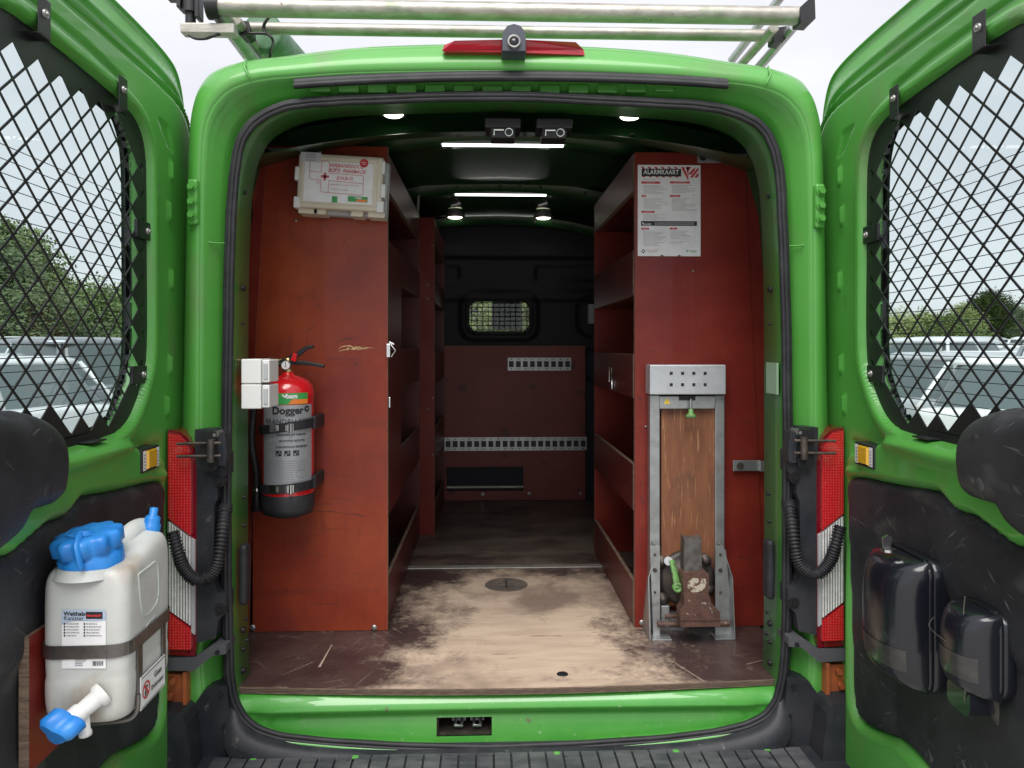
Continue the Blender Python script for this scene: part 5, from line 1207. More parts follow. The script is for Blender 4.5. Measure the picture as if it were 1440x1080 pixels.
# body rises to a shoulder; far end carries a moulded grip
def bodyz(z): return z
rg2 = [crr(CZ0+.002, .045, .02), crr(CZ0, .022, .03), crr(CZ0+.008, .008, .034), crr(CZ0+.022, .001, .028), crr(CZ0+.06, 0, .028), crr(CZ0+.085, .0, .028), crr(CZ0+.092, .0025, .027), crr(CZ0+.10, .0, .028), crr(CZ1-.05, .0, .028), crr(CZ1-.026, .001, .029), crr(CZ1-.010, .006, .032), crr(CZ1-.002, .020, .032), crr(CZ1, .045, .025)]
cbm = MB().loft(rg2, True, capends=True)
def warp(v):
    p = Vector(v)-Hl; s_ = p.x*ul.x+p.y*ul.y; t = max(0, (v[2]-1.02)/(CZ1-1.02)); k = max(0, min(1, (.605-s_)/.05)); k = k*k*(3-2*k)
    return (v[0], v[1], v[2]+.030*k*t)
cbm.v = [warp(v) for v in cbm.v]; can = obj('canister_body', cbm, M['canister'], CN)
sbd = can.modifiers.new('sub', 'SUBSURF'); sbd.levels = 1; sbd.render_levels = 1
# raised relief lines on the wide face
rl = MB()
def face_pt(px, py): s, z = DS(px, py, CN1); return f(s, z, CN1-.0005)
for L_ in ([(195,808),(208,798),(219,790),(222,800),(223,830),(219,850),(203,866),(197,840),(195,808)], [(206,880),(212,872),(220,866),(221,876),(213,886),(206,880)]):
    rl.tube(cr([face_pt(*p) for p in L_], 5), .0022, 6)
obj('body_relief', rl, M['canister'], CN)
# carrying grip at the back top
gp = MB(); zt2 = CZ1
gp.tube(cr([f(CS0+.004, zt2-.03, .14), f(CS0+.008, zt2+.018, .14), f(CS0+.03, zt2+.030, .14), f(CS0+.075, zt2+.026, .135), f(CS0+.11, zt2-.01, .13)], 6), .019, 12, sx=.8, sy=1.1); obj('grip', gp, M['canister'], CN)
cc = f(.648, CZ1+.012, .104)
def capprof():
    m = MB(); n_ = 80; rg_ = []
    for r0, h_, am in ((.055, -.022, 0), (.056, .004, 0), (.053, .006, 0), (.053, .012, .0), (.057, .014, .004), (.058, .036, .0045), (.055, .042, .0045), (.049, .045, .003), (.035, .046, 0), (.0, .046, 0)):
        rg_.append([(cc.x+(r0+am*math.cos(10*2*math.pi*i/n_))*math.cos(2*math.pi*i/n_), cc.y+(r0+am*math.cos(10*2*math.pi*i/n_))*math.sin(2*math.pi*i/n_), cc.z+h_) for i in range(n_)])
    return m.loft(rg_, True)
kt = Matrix.Translation(cc) @ Matrix.Rotation(R(9), 4, 'X') @ Matrix.Rotation(R(-6), 4, 'Y') @ Matrix.Translation(-cc)
cp = capprof(); cp.v = [tuple(kt @ Vector(v)) for v in cp.v]; capo = obj('screw_cap', cp, M['blue'], CN)
obj('cap_lanyard', MB().tube([tuple(kt @ (cc+Vector(p))) for p in ((0.0, -.012, .050), (.009, -.042, .049), (.014, -.060, .040), (.016, -.064, .018), (.016, -.062, .002))], .006, 8, sx=.6, sy=1.2).lathe(tuple(kt @ (cc+Vector((0, -.01, .046)))), (0, 0, 1), [(0, .006), (.012, .006), (.015, 0)], 20), M['blue'], CN)
obj('cap_dimple', MB().lathe(tuple(kt @ (cc+Vector((0, 0, .0455)))), (0, 0, 1), [(.030, .0), (.032, .0015), (.034, 0)], 30), M['blue'], capo)
obj('neck', MB().lathe(cc, (0, 0, 1), [(.064, -.034), (.053, -.014), (.050, .01)], 30), M['canister'], CN)
vp = Vector(f(.512, CZ1+.042, .160)); obj('vent_cap', MB().lathe(vp, (.15, 0, 1), [(.018, -.02), (.018, -.006), (.015, -.004), (.015, .008), (.011, .012), (.008, .014), (.008, .028), (0, .030)], 20), M['blue'], CN)
tp0 = Vector(f(CS1-.001, CZ0+.062, .145)); tdir = Vector((-.36, -.42, -.30)).normalized()
obj('tap_body', MB().lathe(tp0, -tdir*-1, [(.022, -.004), (.021, .006), (.016, .010), (.015, .035), (.018, .04), (.018, .055)], 20), M['white_plastic'], CN)
tk = tp0+tdir*.055; obj('tap_spout', MB().lathe(tk-tdir*.02, (.1, 0, -1), [(.010, 0), (.009, .036), (.011, .039), (.011, .046), (.006, .046)], 14), M['white_plastic'], CN)
tv = []; u_ = Vector((0.9, -.35, 0)).normalized(); v_ = tdir.cross(u_).normalized()
for h_, k in ((0, .85), (.004, 1), (.030, 1), (.036, .8)): tv.append([tk+tdir*(h_)+(u_*math.cos(a)+v_*math.sin(a))*(.028*k*(1+.28*math.cos(3*a))) for a in [2*math.pi*i/24 for i in range(24)]])
obj('tap_knob', MB().loft(tv, True, capends=True), M['blue'], CN)
# printed label on the near face
kS = CS1+.0006
def nf(px, py, l=0):        # near face plane: s = CS1
    o_ = Hl+ul*(kS+l*.0005); d = ray(px, py); t = ((o_.x-CAM.x)*ul.x+(o_.y-CAM.y)*ul.y)/(d.x*ul.x+d.y*ul.y); return CAM+d*t
L0 = nf(87, 940); L1 = nf(149, 940); LU_ = nf(87, 857)
lu = (L1-L0); lv = (LU_-L0)      # label frame, unit square
sh = Sheet(lambda u, v, l=0: L0+lu*u+lv*v+ul*(l*.0004))
sh.rect('w', 0, 0, 1, 1); sh.rect('b', 0, .82, 1, 1, 2); sh.poly('b', [(0, .82), (1, .82), (.8, .80), (.4, .82), (.15, .78), (0, .74)], 2)
def stx(key, tx, u, v, size, **k):
    V, F = text_tris(tx, size, k.get('align', 'LEFT'), k.get('bold', 0), k.get('shear', 0)); ul_, vl_ = lu.length, lv.length
    sh.mb(key).raw([sh.fn(u+p[0]/ul_, v+p[1]/vl_, k.get('lift', 4)) for p in V], F)
stx('k', 'Weithals-', .05, .93, .0105, bold=.0003); stx('k', 'Kanister', .05, .855, .0105); sh.rect('k', .55, .845, .93, .965, 3); stx('r', 'hünersdorff', .575, .905, .0052, bold=.0004, lift=6)
for j in range(5):
    for u0 in (.05, .50):
        sh.rect('k', u0, .545+j*.05, u0+.035, .575+j*.05, 3); v = .56+j*.05; u = u0+.06; e = u0+rnd.uniform(.26, .42)
        while u < e: l_ = rnd.uniform(.02, .07); sh.rect('g', u, v-.008, min(u+l_, e), v+.008, 3); u += l_+.012
for k, (u0, kk) in enumerate(((.05, 'g'), (.25, 'k'), (.46, 'y'), (.62, 'g'), (.78, 'k'))): sh.rect(kk, u0, .19, u0+.14, .245, 3)
for i in range(14): sh.rect('k', .70+i*.018, .05, .70+i*.018+rnd.choice((.006, .011)), .13, 3)
for j in range(4): sh.rect('g', .30, .05+j*.03, .30+rnd.uniform(.15, .3), .062+j*.03, 3)
sh.build(CN, {'w': ('label', M['p_white']), 'b': ('label_blue_band', M['p_blue']), 'k': ('label_print', M['p_black']), 'r': ('label_logo', M['p_red']), 'g': ('label_small_print', M['p_grey']), 'y': ('label_symbol', M['p_yellow'])})
# strap round the canister
ST = thing('canister_strap', 'brownish flat steel strap frame holding the canister on the left door', 'strap', tuple(f(.6, .95, .19)))
zs0 = 1.55-(908-490)/757
def srr(off, zc): return [(s, n, zc) for s, n in rrect((CS0+CS1)/2, (CN0+CN1)/2, (CS1-CS0)/2+off, (CN1-CN0)/2+off, .030+off, 6)]
m_ = MB(); A0 = srr(.001, 0); A1 = srr(.0035, 0); rg_ = []
for (s, n, _), (s2, n2, _) in zip(A0, A1):
    if n < CN0+.03 and s < CS0+.01: pass
    rg_.append([f(s, zs0-.012, n), f(s2, zs0-.012, n2), f(s2, zs0+.012, n2), f(s, zs0+.012, n)])
m_.loft(rg_+[rg_[0]], True, smooth=False); obj('band', m_, M['brown_steel'], ST)
vm = MB()
for s_, w_ in ((.645, .010), (.535, .008)):
    V = [f(s_+a, b2, c2_) for a in (-w_, w_) for b2 in (.868, zs0-.011) for c2_ in (CN1+.001, CN1+.004)]; vm.raw(V, [(0, 1, 3, 2), (4, 6, 7, 5), (0, 4, 5, 1), (2, 3, 7, 6), (0, 2, 6, 4), (1, 5, 7, 3)])
obj('upright_band', vm, M['brown_steel'], ST, bevel=.001)
obj('lower_hook', MB().tube(cr([f(.655, .90, CN1+.004), f(.655, .865, CN1), f(.655, .850, CN1-.03), f(.655, .846, .05)], 5), .004, 8).tube(cr([f(.535, .90, CN1+.004), f(.535, .865, CN1), f(.535, .850, CN1-.03), f(.535, .846, .05)], 5), .004, 8), M['brown_steel'], ST)
SG = thing('warning_sign', 'small white Geen Drinkwater sign fixed on the canister strap', 'sign', tuple(f(.585, .895, CN1+.006)))
s_l, s_r = DS(198, 935, CN1+.006)[0], DS(232, 900, CN1+.006)[0]
zc_ = .896; hz_ = .031
sh = Sheet(lambda u, v, l=0: f(s_l+(s_r-s_l)*u, zc_+v*hz_, CN1+.0062+l*.0005))
V = [f(a, b2, c2_) for a in (s_l, s_r) for b2 in (zc_-hz_, zc_+hz_) for c2_ in (CN1+.0045, CN1+.006)]
obj('plate', MB().raw(V, [(0, 1, 3, 2), (4, 6, 7, 5), (0, 4, 5, 1), (2, 3, 7, 6), (0, 2, 6, 4), (1, 5, 7, 3)]), M['p_white'], SG)
Ls_ = abs(s_r-s_l)
def st2(key, tx, u, v, size):
    V, F = text_tris(tx, size, 'CENTER', .0003); sh.mb(key).raw([sh.fn(u+p[0]/Ls_, v+p[1]/hz_, 2) for p in V], F)
st2('k', 'Geen', .68, .35, .016); st2('k', 'Drinkwater', .66, -.28, .0125)
for i in range(24):
    a, b2 = 2*math.pi*i/24, 2*math.pi*(i+1)/24; r0, r1 = .013, .0165
    sh.poly('r', [(.2+q*math.cos(t)/Ls_, q*math.sin(t)/hz_) for q, t in ((r0, a), (r1, a), (r1, b2), (r0, b2))], 2)
sh.poly('r', [(.2-.012/Ls_, .33), (.2-.008/Ls_, .42), (.2+.012/Ls_, -.33), (.2+.008/Ls_, -.42)], 3); sh.poly('k', [(.2-.006/Ls_, .25), (.2+.006/Ls_, .25), (.2+.006/Ls_, .1), (.2-.006/Ls_, .1)], 2); sh.poly('k', [(.2-.006/Ls_, -.05), (.2, -.05), (.2, -.35), (.2-.006/Ls_, -.35)], 2)
for v0, v1 in ((-.93, -.88), (.88, .93)): sh.rect('k', .03, v0, .97, v1)
sh.build(SG, {'k': ('black_lettering', M['p_black']), 'r': ('red_ring', M['p_red'])})

# ------------------------------------------------------------ dispensers on right door
g = to3(1)
wn = mat('brown_smoked_window', (.026, .024, .025), .30, 0, (.05, .046, .044), 20, coat=.3, scratch=((.20, .18, .17), .7))
def disp(name, label, s0, s1, z0, z1, dep, wear):
    T = thing(name, label, 'dispenser', tuple(g((s0+s1)/2, z0, 0)), None)
    hs_, hz2 = (s1-s0)/2, (z1-z0)/2; cs_, cz_ = (s0+s1)/2, (z0+z1)/2
    def rr_(n, ins, r_): return [tuple(g(a, b2, n)) for a, b2 in rrect(cs_, cz_, hs_-ins, hz2-ins, r_, 7)]
    d = dep
    back = obj('back_shell', MB().loft([rr_(.006, .004, .03), rr_(.012, .0, .035), rr_(d*.30, .0, .035), rr_(d*.33, .003, .035)], True), M['blackgloss'], T)
    T['_f'] = 0; del T['_f']
    def bow(q_, i_, off=0):
        kz = (1-abs(q_)**3.4)**(1/3.4); th = math.pi*i_/28; c_, s_ = math.cos(th), math.sin(th); ex = 2/2.5; u = math.copysign(abs(c_)**ex, c_); v = abs(s_)**ex
        return tuple(g(cs_-u*(hs_-.001)*(.86+.14*kz), cz_+hz2*q_*.985, d*.33+(d*.67)*v*(kz*.88)+.012*v*kz+off))
    q0, q1 = (-.66, -.33) if d > .11 else (-.55, .0)
    obj('level_window', MB().loft([[bow(q0+(q1-q0)*j_/4, i_, .0012) for i_ in range(5, 24)] for j_ in range(5)]), wn, T)
    rows = []; nv, nu = 22, 28
    for j_ in range(nv+1):
        q_ = -1+2*j_/nv; kz = (1-abs(q_)**3.4)**(1/3.4); z = cz_+hz2*q_*(.985); row = []
        for i_ in range(nu+1):
            th = math.pi*i_/nu; c_, s_ = math.cos(th), math.sin(th); ex = 2/2.5
            u = math.copysign(abs(c_)**ex, c_); v = abs(s_)**ex
            row.append(tuple(g(cs_-u*(hs_-.001)*(.86+.14*kz), z, d*.33+(d*.67)*v*(kz*.88+.0)+.012*v*kz)))
        rows.append(row)
    fr = MB().loft(rows); fo = obj('front_cover', fr, M['blackgloss'], T)
    lip = MB().loft([rr_(d*.33, .001, .036), rr_(d*.37, -.002, .037), rr_(d*.41, .001, .036)], True); obj('cover_rim', lip, M['blackgloss'], T)
    return T, cs_, cz_, hs_, hz2
T1, cs_, cz_, hs_, hz2 = disp('towel_dispenser', 'large black towel dispenser with key in top on right door', .345, .540, .812, 1.100, .128, 1)
kp = g(cs_+.01, cz_+hz2, .095); obj('key', MB().cyl(kp, kp+Vector((0, 0, .006)), .016, n=16).prism([kp+Vector((-.010, 0, .004)), kp+Vector((-.004, 0, .004)), kp+Vector((.005, 0, .004)), kp+Vector((.010, 0, .030)), kp+Vector((0, 0, .036)), kp+Vector((-.012, 0, .030))], (0, .004, 0)), M['chrome'], T1)
obj('maker_badge', MB().box(tuple(Vector(g(.385, .955, .112))-Vector((.0006, .007, .006))), tuple(Vector(g(.385, .955, .112))+Vector((.0006, .007, .006)))), M['p_grey'], T1)
obj('tissue_edge', MB().prism([g(.40, .822, .060), g(.48, .822, .060), g(.482, .810, .062), g(.44, .802, .063), g(.405, .808, .062)], (.004, 0, 0)), M['cream_plastic'], T1)
T2, cs_, cz_, hs_, hz2 = disp('soap_dispenser', 'small scuffed black soap dispenser taped up with clear tape on right door', .622, .744, .895, 1.062, .098, 1)
ff_ = [tuple(g(a, b2, n)) for n in (.03,) for a, b2 in rrect(cs_, .885, .036, .026, .018, 5)]
nzv = Vector(g(0, 0, .050))-Vector(g(0, 0, 0)); obj('soap_spout', MB().prism(ff_, tuple(nzv)), M['blackgloss'], T2, bevel=.008, seg=3)
tm = mat('clear_brown_tape', (.11, .10, .08), .25, 0, (.05, .048, .04), 30, coat=.5)
tp_ = MB()
def band(P, w_):
    P = [Vector(p) for p in P]
    for a, c2_ in zip(P[:-1], P[1:]):
        d = (c2_-a).normalized(); nn = Vector((1, 0, 0)).cross(d).normalized()*w_/2; tp_.raw([a-nn, c2_-nn, c2_+nn, a+nn], [(0, 1, 2, 3)])
band(cr([g(0.723, 1.061, 0.038), g(0.731, 1.016, 0.042), g(0.733, 0.966, 0.046), g(0.729, 0.906, 0.038), g(0.716, 0.851, 0.030)], 4), .018)
obj('tape', tp_, tm, T2)
obj('tape_cord', MB().tube(cr([g(0.596, 1.006, 0.076), g(0.621, 0.996, 0.100), g(0.681, 0.991, 0.102), g(0.726, 0.981, 0.068)], 5), .0009, 6).tube(cr([g(0.661, 1.069, 0.053), g(0.706, 1.046, 0.084), g(0.716, 0.986, 0.087), g(0.711, 0.916, 0.084), g(0.696, 0.871, 0.076)], 6), .0014, 6), tm, T2)
obj('metal_clip', MB().tube([g(0.725, 1.016, 0.068), g(0.733, 0.971, 0.065), g(0.725, 0.966, 0.068), g(0.716, 0.986, 0.076)], .0018, 6), M['chrome'], T2)

# ------------------------------------------------------------ roof rack
RK = thing('roof_rack', 'weathered aluminium roof rack with two rear crossbars', 'roof rack', (0, .3, 2.5))
def PW(px, py, Y): return W(px, py, Y)
yb, yf = .16, .30
a, c_ = PW(307, 11, yb), PW(1126, 22, yb); zr = (a.z+c_.z)/2
obj('crossbar', MB().tube([(a.x, yb, zr), (c_.x, yb, zr)], .027, 8, up=(0, 0, 1)), M['alu'], RK)
a2, c2_ = PW(350, 42, yf), PW(1092, 48, yf); zr2 = (a2.z+c2_.z)/2
obj('crossbar', MB().tube([(a2.x, yf, zr2), (c2_.x, yf, zr2)], .019, 8, up=(0, 0, 1)), M['alu'], RK)
ec_ = MB(); ec_.cyl((a.x-.03, yb, zr), (a.x+.005, yb, zr), .036, n=16); obj('end_cap', ec_, M['black'], RK, bevel=.004)
obj('end_cap', MB().prism([PW(1125, 10, yb-.03), PW(1138, -2, yb-.03), PW(1146, -1, yb-.03), PW(1147, 26, yb-.03), PW(1142, 31, yb-.03), PW(1126, 30, yb-.03)], (0, .06, 0)), M['black'], RK, bevel=.005)
obj('end_cap', MB().prism([PW(1088, 39, yf-.02), PW(1112, 36, yf-.02), PW(1110, 48, yf-.02), PW(1100, 60, yf-.02), PW(1088, 58, yf-.02)], (0, .05, 0)), M['black'], RK, bevel=.005)
obj('bar_clamp', MB().prism([PW(322, 27, yf-.025), PW(350, 30, yf-.025), PW(352, 46, yf-.025), PW(345, 50, yf-.025), PW(322, 48, yf-.025)], (0, .06, 0)), M['black'], RK, bevel=.004)
def post(p0, p1, r_): obj('rack_post', MB().tube([p0, p1], r_, 10, sx=1.3, sy=.8), M['steel'], RK)
post(tuple(PW(308, 18, yb)), tuple(PW(362, 92, .48)), .020); post(tuple(PW(1118, 35, yf-.05)), tuple(PW(1066, 96, .48)), .020); post(tuple(PW(1098, -4, .9)), tuple(PW(1028, 86, 1.1)), .022)
obj('side_rail', MB().tube([(-.83, .22, zr-.01), (-.83, 2.6, zr-.01)], .016, 8).tube([(.83, .22, zr-.01), (.83, 2.6, zr-.01)], .016, 8), M['alu'], RK)
obj('crossbar', MB().tube([(-.83, 1.4, zr), (.83, 1.4, zr)], .018, 8), M['alu'], RK)
p0, p1 = PW(257, 41, yb+.02), PW(318, 39, yb+.02)
obj('lamp_arm', MB().box((p0.x, yb, p0.z-.018), (p1.x+.03, yb+.04, p0.z+.012)), M['alu'], RK, bevel=.003)
jt = MB(); jq = PW(268, 28, yb+.02); jt.cyl((jq.x, yb+.02, jq.z-.02), (jq.x, yb+.02, jq.z+.02), .015, n=14); jt.cyl((jq.x, yb+.02, jq.z+.02), (jq.x, yb+.02, jq.z+.08), .024, .022, n=14)
jt.box((jq.x-.035, yb-.0, jq.z+.03), (jq.x-.022, yb+.04, jq.z+.085)); jt.box((jq.x+.018, yb-.0, jq.z+.0), (jq.x+.032, yb+.04, jq.z+.07)); jt.box((jq.x-.065, yb+.005, jq.z+.055), (jq.x-.025, yb+.035, jq.z+.09))
obj('swivel_joint', jt, M['black'], RK, bevel=.003)
obj('cable', MB().tube(cr([PW(265, 49, yb), PW(275, 54, yb), PW(290, 54, yb), PW(305, 49, yb), PW(330, 47, yf-.03), PW(352, 47, yf-.03), PW(375, 48, yf-.03), PW(384, 58, yf-.02), PW(381, 72, .42), PW(378, 90, .46)], 8), .0045, 8).tube(cr([PW(378, 24, yb+.03), PW(371, 36, yf-.03), PW(373, 48, yf-.03)], 5), .005, 8), M['black'], RK)
TB = thing('pipe_tube', 'dull green storage tube lying lengthwise on the roof rack', 'tube', (-.62, .4, 2.55))
tbx = W(378, 50, .55); obj('tube', MB().cyl((tbx.x+.02, .42, 2.60), (tbx.x-.02+.3, 3.4, 2.62), .060, n=32), M['pipe_green'], TB)
obj('tube_cap', MB().lathe((tbx.x+.02, .42, 2.60), (.03, -1, 0), [(.064, -.03), (.064, .004), (.055, .008), (0, .008)], 32), M['pipe_green'], TB)

# ------------------------------------------------------------ parked cars
def car_meshes(L_, Wd, H_, suv):
    st_ = []; hw_ = Wd/2
    # lower body stations along length y (0 rear .. L front): (y, zbelt, half width)
    bz = .50*H_+.08
    sts = [(0, .62*H_*.85, .80), (.04, bz, .90), (.25, bz+.04, .97), (L_*.3, bz+.03, 1), (L_*.6, bz, 1), (L_*.78, bz-.05, .97), (L_*.93, bz-.16, .90), (L_*.99, bz-.28, .78), (L_, .42, .70)]
    lo = MB(); rings = []
    for y, z, k in sts:
        w_ = hw_*k; rings.append([(-w_*.92, y, .22), (-w_, y, .42), (-w_*1.0, y, z*.72), (-w_*.95, y, z-.03), (-w_*.86, y, z), (0, y, z+.03), (w_*.86, y, z), (w_*.95, y, z-.03), (w_, y, z*.72), (w_, y, .42), (w_*.92, y, .22)])
    lo.loft(rings, False); lo.raw(rings[0], [tuple(range(11))]); lo.raw(rings[-1], [tuple(range(11))])
    gh = MB(); yr0, yr1, yf0, yf1 = (.12, .45, L_*.55, L_*.76) if suv else (.15, .75, L_*.52, L_*.76)
    zb_ = bz; base = [(-hw_*.88, yr0, zb_), (hw_*.88, yr0, zb_), (hw_*.88, yf1, zb_-.03), (-hw_*.88, yf1, zb_-.03)]
    def gr_(t, i=0): 
        y0_ = yr0+(yr1-yr0)*t; y1_ = yf1+(yf0-yf1)*t; w_ = hw_*(.88-.20*t)+i; z = zb_+(H_-.05-zb_)*t
        return [(-w_, y0_, z), (-w_*.5, y0_-.05*t, z), (w_*.5, y0_-.05*t, z), (w_, y0_, z), (w_*1.01, (y0_+y1_)/2, z), (w_, y1_, z), (w_*.5, y1_+.07, z), (-w_*.5, y1_+.07, z), (-w_, y1_, z), (-w_*1.01, (y0_+y1_)/2, z)]
    gh.loft([gr_(0), gr_(.5), gr_(.92)], True)
    rf_ = MB(); top = gr_(.90, .004); rf_.loft([top, gr_(1.0), [(x*.8, (y-(yr1+yf0)/2)*.85+(yr1+yf0)/2, H_) for x, y, z in gr_(1.0)]], True, capends=True)
    for (u0, u1) in (((0,), (0,)),):
        for sx in (-1, 1):
            for t0 in ('r', 'm', 'f'):
                A_, B_ = gr_(0, .006), gr_(.93, .006); i = {'r': 0, 'm': 9, 'f': 8}[t0] if sx < 0 else {'r': 3, 'm': 4, 'f': 5}[t0]
                rf_.tube([A_[i], B_[i]], .035, 6)
    wh_ = MB()
    for y in (.80, L_-.85):
        for sx in (-1, 1): wh_.lathe((sx*(hw_-.10), y, .32), (sx, 0, 0), [(.12, .06), (.21, .07), (.22, .09), (.32, .10), (.32, -.10)], 20)
    lt = MB()
    for sx in (-1, 1): lt.box((sx*hw_*.72-.13, L_*.94, .58), (sx*hw_*.72+.13, L_*.985, .70))
    return lo, gh, rf_, wh_, lt
CP = {}
cols = {'silver': (.50, .52, .54), 'white': (.74, .75, .75), 'grey': (.20, .22, .24), 'black': (.025, .028, .033), 'blue': (.08, .13, .22), 'pale grey': (.60, .62, .64)}
for k, v in cols.items(): M['car_'+k] = mat('car_paint_'+k.replace(' ', '_'), v, .3, .3 if k in ('silver', 'grey', 'blue') else 0, coat=1)
M['car_glass'] = mat('car_window_glass', (.10, .125, .13), .06)
M['car_lamp'] = mat('car_headlamp', (.6, .6, .6), .15, .5)
kinds = {'hatchback': (4.1, 1.76, 1.48, True), 'saloon': (4.6, 1.80, 1.45, False), 'suv': (4.5, 1.86, 1.68, True)}
CM = {}
for kn, pr2 in kinds.items():
    nm = ('car_body', 'car_windows', 'car_roof', 'wheels', 'headlights'); ms = []
    for n_, mb in zip(nm, car_meshes(*pr2)):
        o_ = obj(n_, mb, [M['tyre'] if n_ == 'wheels' else M['car_glass'] if n_ == 'car_windows' else M['car_lamp']], None, weld=True); ms.append((n_, o_.data)); bpy.data.objects.remove(o_)
    CM[kn] = ms
def put_car(kind, x, y, rz, col, label):
    T = thing('parked_car', label, 'car', (x, y, gz(x, y)-.0), 'cars parked in the lot beyond the van'); T.rotation_euler = (0, 0, rz)
    for n_, me in CM[kind]:
        if n_ in ('car_body', 'car_roof'):
            key = (kind, n_, col)
            if key not in CP: m2 = me.copy(); m2.materials.clear(); m2.materials.append(M['car_'+col]); CP[key] = m2
            me = CP[key]
        c = bpy.data.objects.new(n_, me); COL.objects.link(c); c.parent = T
        if n_ in ('car_body', 'car_windows'): m3 = c.modifiers.new('smooth', 'SUBSURF'); m3.levels = 2; m3.render_levels = 2
    return T
def place(px, D):
    d = ray(px, 490); h = Vector((d.x, d.y, 0)); h /= h.length; return CAM.x+h.x*D, CAM.y+h.y*D
spots = [  # px direction, distance, kind, rot, colour, label
 (95, 10.6, 'saloon', R(62), 'pale grey', 'nearest pale grey car seen low through the left door window'),
 (-70, 11.0, 'hatchback', R(70), 'silver', 'silver hatchback behind the pad side of the left door window'),
 (40, 12.6, 'saloon', R(66), 'silver', 'silver saloon in the second row through the left door window'),
 (165, 13.0, 'suv', R(64), 'grey', 'tall grey car beside the hinge edge of the left door window'),
 (90, 15.6, 'suv', R(68), 'white', 'white tall car in front of the big tree on the left'),
 (175, 16.5, 'saloon', R(66), 'silver', 'silver saloon at the far end under the low hedge on the left'),
 (10, 17.5, 'hatchback', R(70), 'grey', 'grey hatchback furthest back under the big tree on the left'),
 (1385, 10.2, 'saloon', R(-52), 'white', 'nearest white car seen low through the right door window'),
 (1275, 11.6, 'hatchback', R(-60), 'silver', 'silver hatchback close to the hinge edge of the right door window'),
 (1420, 13.0, 'saloon', R(-58), 'silver', 'silver saloon behind the nearest white car on the right'),
 (1500, 11.6, 'suv', R(-58), 'grey', 'grey tall car at the right frame edge behind the right door'),
 (1330, 14.6, 'saloon', R(-60), 'white', 'white saloon in the third row through the right door window'),
 (1440, 16.6, 'hatchback', R(-57), 'silver', 'silver hatchback in the third row at the far right'),
 (1270, 17.0, 'suv', R(-60), 'pale grey', 'pale grey tall car in the far row beside the door hinge'),
 (1350, 19.0, 'saloon', R(-58), 'grey', 'grey saloon in the far row under the middle tree'),
 (1410, 20.5, 'hatchback', R(-60), 'white', 'white hatchback in the far row under the tall tree'),
 (1290, 22.0, 'saloon', R(-62), 'silver', 'silver saloon furthest back under the left end of the tree line'),
 (1470, 21.0, 'suv', R(-58), 'black', 'black tall car in the far row at the right frame edge'),
 (700, 17.0, 'saloon', R(80), 'white', 'white saloon parked ahead of the van seen through the bulkhead window')]
kk = random.Random(5); ordn = ['first', 'second', 'third', 'fourth', 'fifth', 'sixth']
for side_, p0, dp, rz0 in (('left', -20, 36, 67), ('right', 1262, 34, -59)):
    for row, D in (('furthest', 31), ('second furthest', 26)):
        for k in range(6):
            kd = kk.choice(('saloon', 'hatchback', 'suv')); c = kk.choice(('silver', 'white', 'grey', 'pale grey', 'silver', 'black' if side_ == 'right' else 'blue'))
            spots.append((p0+dp*k+(12 if row == 'furthest' else 0), D+kk.uniform(-.6, .6), kd, R(rz0+kk.uniform(-4, 4)), c, '%s %s, %s from left in %s row through %s door window' % (c, kd if kd != 'suv' else 'tall car', ordn[k], row, side_)))
for px, D, kd, rz, col, lb in spots:
    x, y = place(px, D); put_car(kd, x, y, rz, col, lb)

# ------------------------------------------------------------ trees
def leafmat(n, a, b2): return mat(n, a, .6, 0, b2, 1.4, lo=.35, hi=.65)
LF = [leafmat('leaves_deep_green', (.085, .135, .035), (.14, .20, .06)), leafmat('leaves_dark_green', (.055, .095, .032), (.09, .13, .045)), leafmat('leaves_light_green', (.17, .22, .065), (.25, .30, .10))]
BARK = mat('bark', (.09, .075, .055), .9, 0, (.05, .04, .03), 9, bump=.6)
def tree_mesh(seed, H_, rad, nclump, nleaf, conic=0):
    r_ = random.Random(seed); tr = MB(); top = H_*.75
    tr.tube([(0, 0, -.1), (r_.uniform(-.1, .1), 0, H_*.3), (r_.uniform(-.25, .25), r_.uniform(-.2, .2), top)], .2, 10, rf=lambda t: H_*.022*(1-.75*t)+.02)
    cl_c = []
    for i in range(nclump):
        t = r_.random(); z = H_*(.16+.80*t); rr = rad*(math.sin(math.pi*min(1, .12+.9*t))**.6 if not conic else (1.05-t)); rr *= r_.uniform(.35, 1.0); a = r_.uniform(0, 2*math.pi)
        c = Vector((rr*math.cos(a), rr*math.sin(a), z)); cl_c.append((c, rad*r_.uniform(.16, .34)))
        if i % 3 == 0: tr.tube([(0, 0, max(.3, z-rad*.5)), tuple(c*.55+Vector((0, 0, z*.45-.1))), tuple(c)], .05, 5, rf=lambda t: .05*(1-.8*t)+.01)
    lf = MB(); V = []; F = []
    for c, cr0 in cl_c:
        for k in range(nleaf):
            d = Vector((r_.gauss(0, 1), r_.gauss(0, 1), r_.gauss(0, .75))); d = d.normalized()*cr0*(r_.random()**.4)*1.15; p = c+d; s_ = r_.uniform(.035, .085)*rad*.42
            u = Vector((r_.gauss(0, 1), r_.gauss(0, 1), r_.gauss(0, 1))).normalized(); v = u.orthogonal().normalized(); b_ = len(V)
            V += [p-u*s_, p-v*s_*.6, p+u*s_, p+v*s_*.6]; F.append((b_, b_+1, b_+2, b_+3))
    lf.raw(V, F); return tr, lf
TM = {}
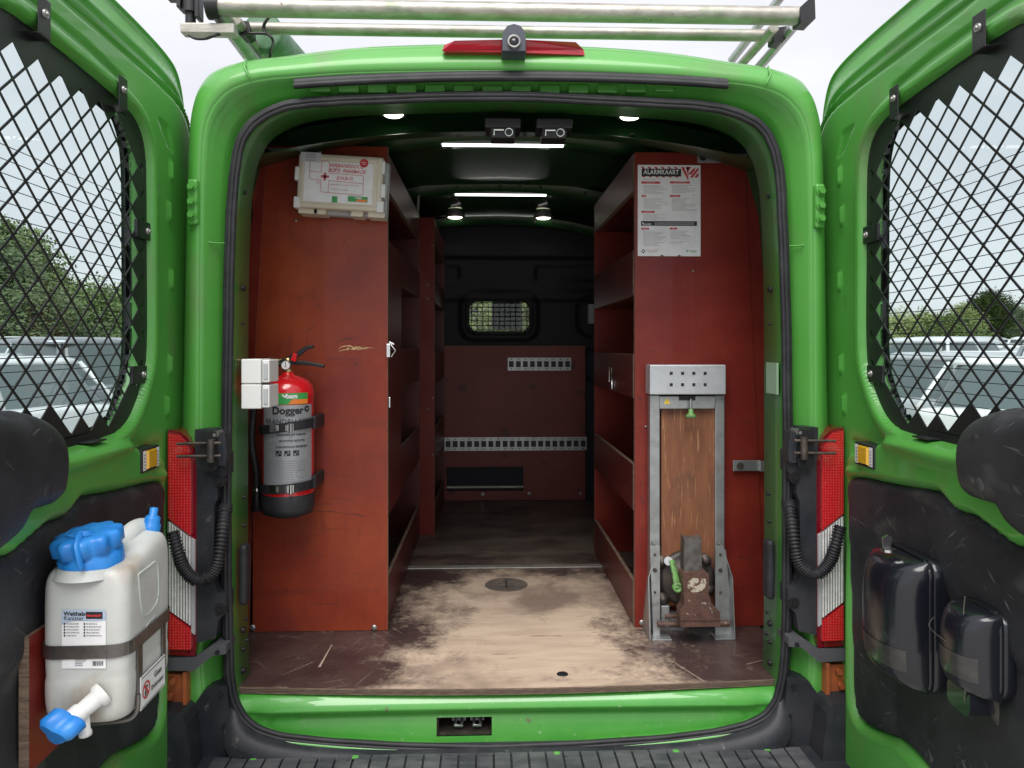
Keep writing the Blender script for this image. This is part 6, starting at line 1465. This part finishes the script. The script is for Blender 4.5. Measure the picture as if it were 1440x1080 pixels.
for key, args in {'round': (1, 8.0, 3.6, 170, 260), 'loose': (2, 7.0, 2.6, 90, 200), 'low': (3, 3.2, 2.1, 80, 220), 'fir': (4, 8.0, 2.0, 70, 150, 1)}.items():
    tr, lf = tree_mesh(*args); a = obj('trunk', tr, BARK, recalc=True); b_ = obj('crown', lf, LF[0], recalc=False); TM[key] = (a.data, b_.data); bpy.data.objects.remove(a); bpy.data.objects.remove(b_)
TC = {}
def put_tree(key, px, D, sc, li, rz, label, name='tree'):
    x, y = place(px, D); T = thing(name, label, 'tree', (x, y, gz(x, y)-.05), 'trees behind the parked cars'); T.scale = (sc,)*3; T.rotation_euler = (0, 0, rz)
    c = bpy.data.objects.new('trunk', TM[key][0]); COL.objects.link(c); c.parent = T
    if (key, li) not in TC: m2 = TM[key][1].copy(); m2.materials.clear(); m2.materials.append(LF[li]); TC[(key, li)] = m2
    c = bpy.data.objects.new('crown', TC[(key, li)]); COL.objects.link(c); c.parent = T
tr_spots = [
 ('round', 0, 27, .62, 0, .3, 'big round dense tree filling the left door window'),
 ('round', -110, 25, .70, 1, 1.3, 'dark dense tree at the left frame edge beside the big round one'),
 ('loose', 80, 27, .52, 0, 2.1, 'loose green tree leaning on the right flank of the big round tree'),
 ('low', 128, 25, .95, 0, .5, 'bushy low tree stepping down right of the loose tree on the left'),
 ('low', 172, 30, .95, 2, 2.5, 'light green bush nearest the hinge edge of the left window'),
 ('low', 50, 22, .9, 1, 1.5, 'dark bush under the big round tree on the left'),
 ('low', 210, 30, 1.1, 2, 2.9, 'light bush mostly hidden behind the left door frame'),
 ('low', 1265, 40, .85, 2, .4, 'light green bush nearest the hinge edge of the right window'),
 ('low', 1300, 42, .85, 2, 1.4, 'second light bush from the hinge edge of the right window'),
 ('low', 1335, 40, .8, 0, 2.4, 'mid green bush left of the slim tree in the right window'),
 ('loose', 1352, 42, .46, 2, .9, 'slim light tree left of the tall tree in the right window'),
 ('round', 1392, 44, .48, 0, 3.4, 'tallest tree in the tree line of the right window'),
 ('fir', 1436, 40, .40, 1, .1, 'dark pointed conifer at the right frame edge'),
 ('low', 1425, 46, .8, 0, 1.1, 'green bush between the tall tree and the conifer'),
 ('loose', 1475, 42, .5, 1, 2.0, 'dark loose tree outside the right frame edge'),
 ('low', 1370, 50, 1.0, 2, 4.1, 'pale bush far back behind the tall tree'),
 ('round', 655, 34, .6, 2, 1.1, 'light green tree seen at left in the bulkhead window'),
 ('round', 745, 36, .6, 2, 2.1, 'light green tree seen at right in the bulkhead window')]
for t_ in tr_spots: put_tree(*t_)
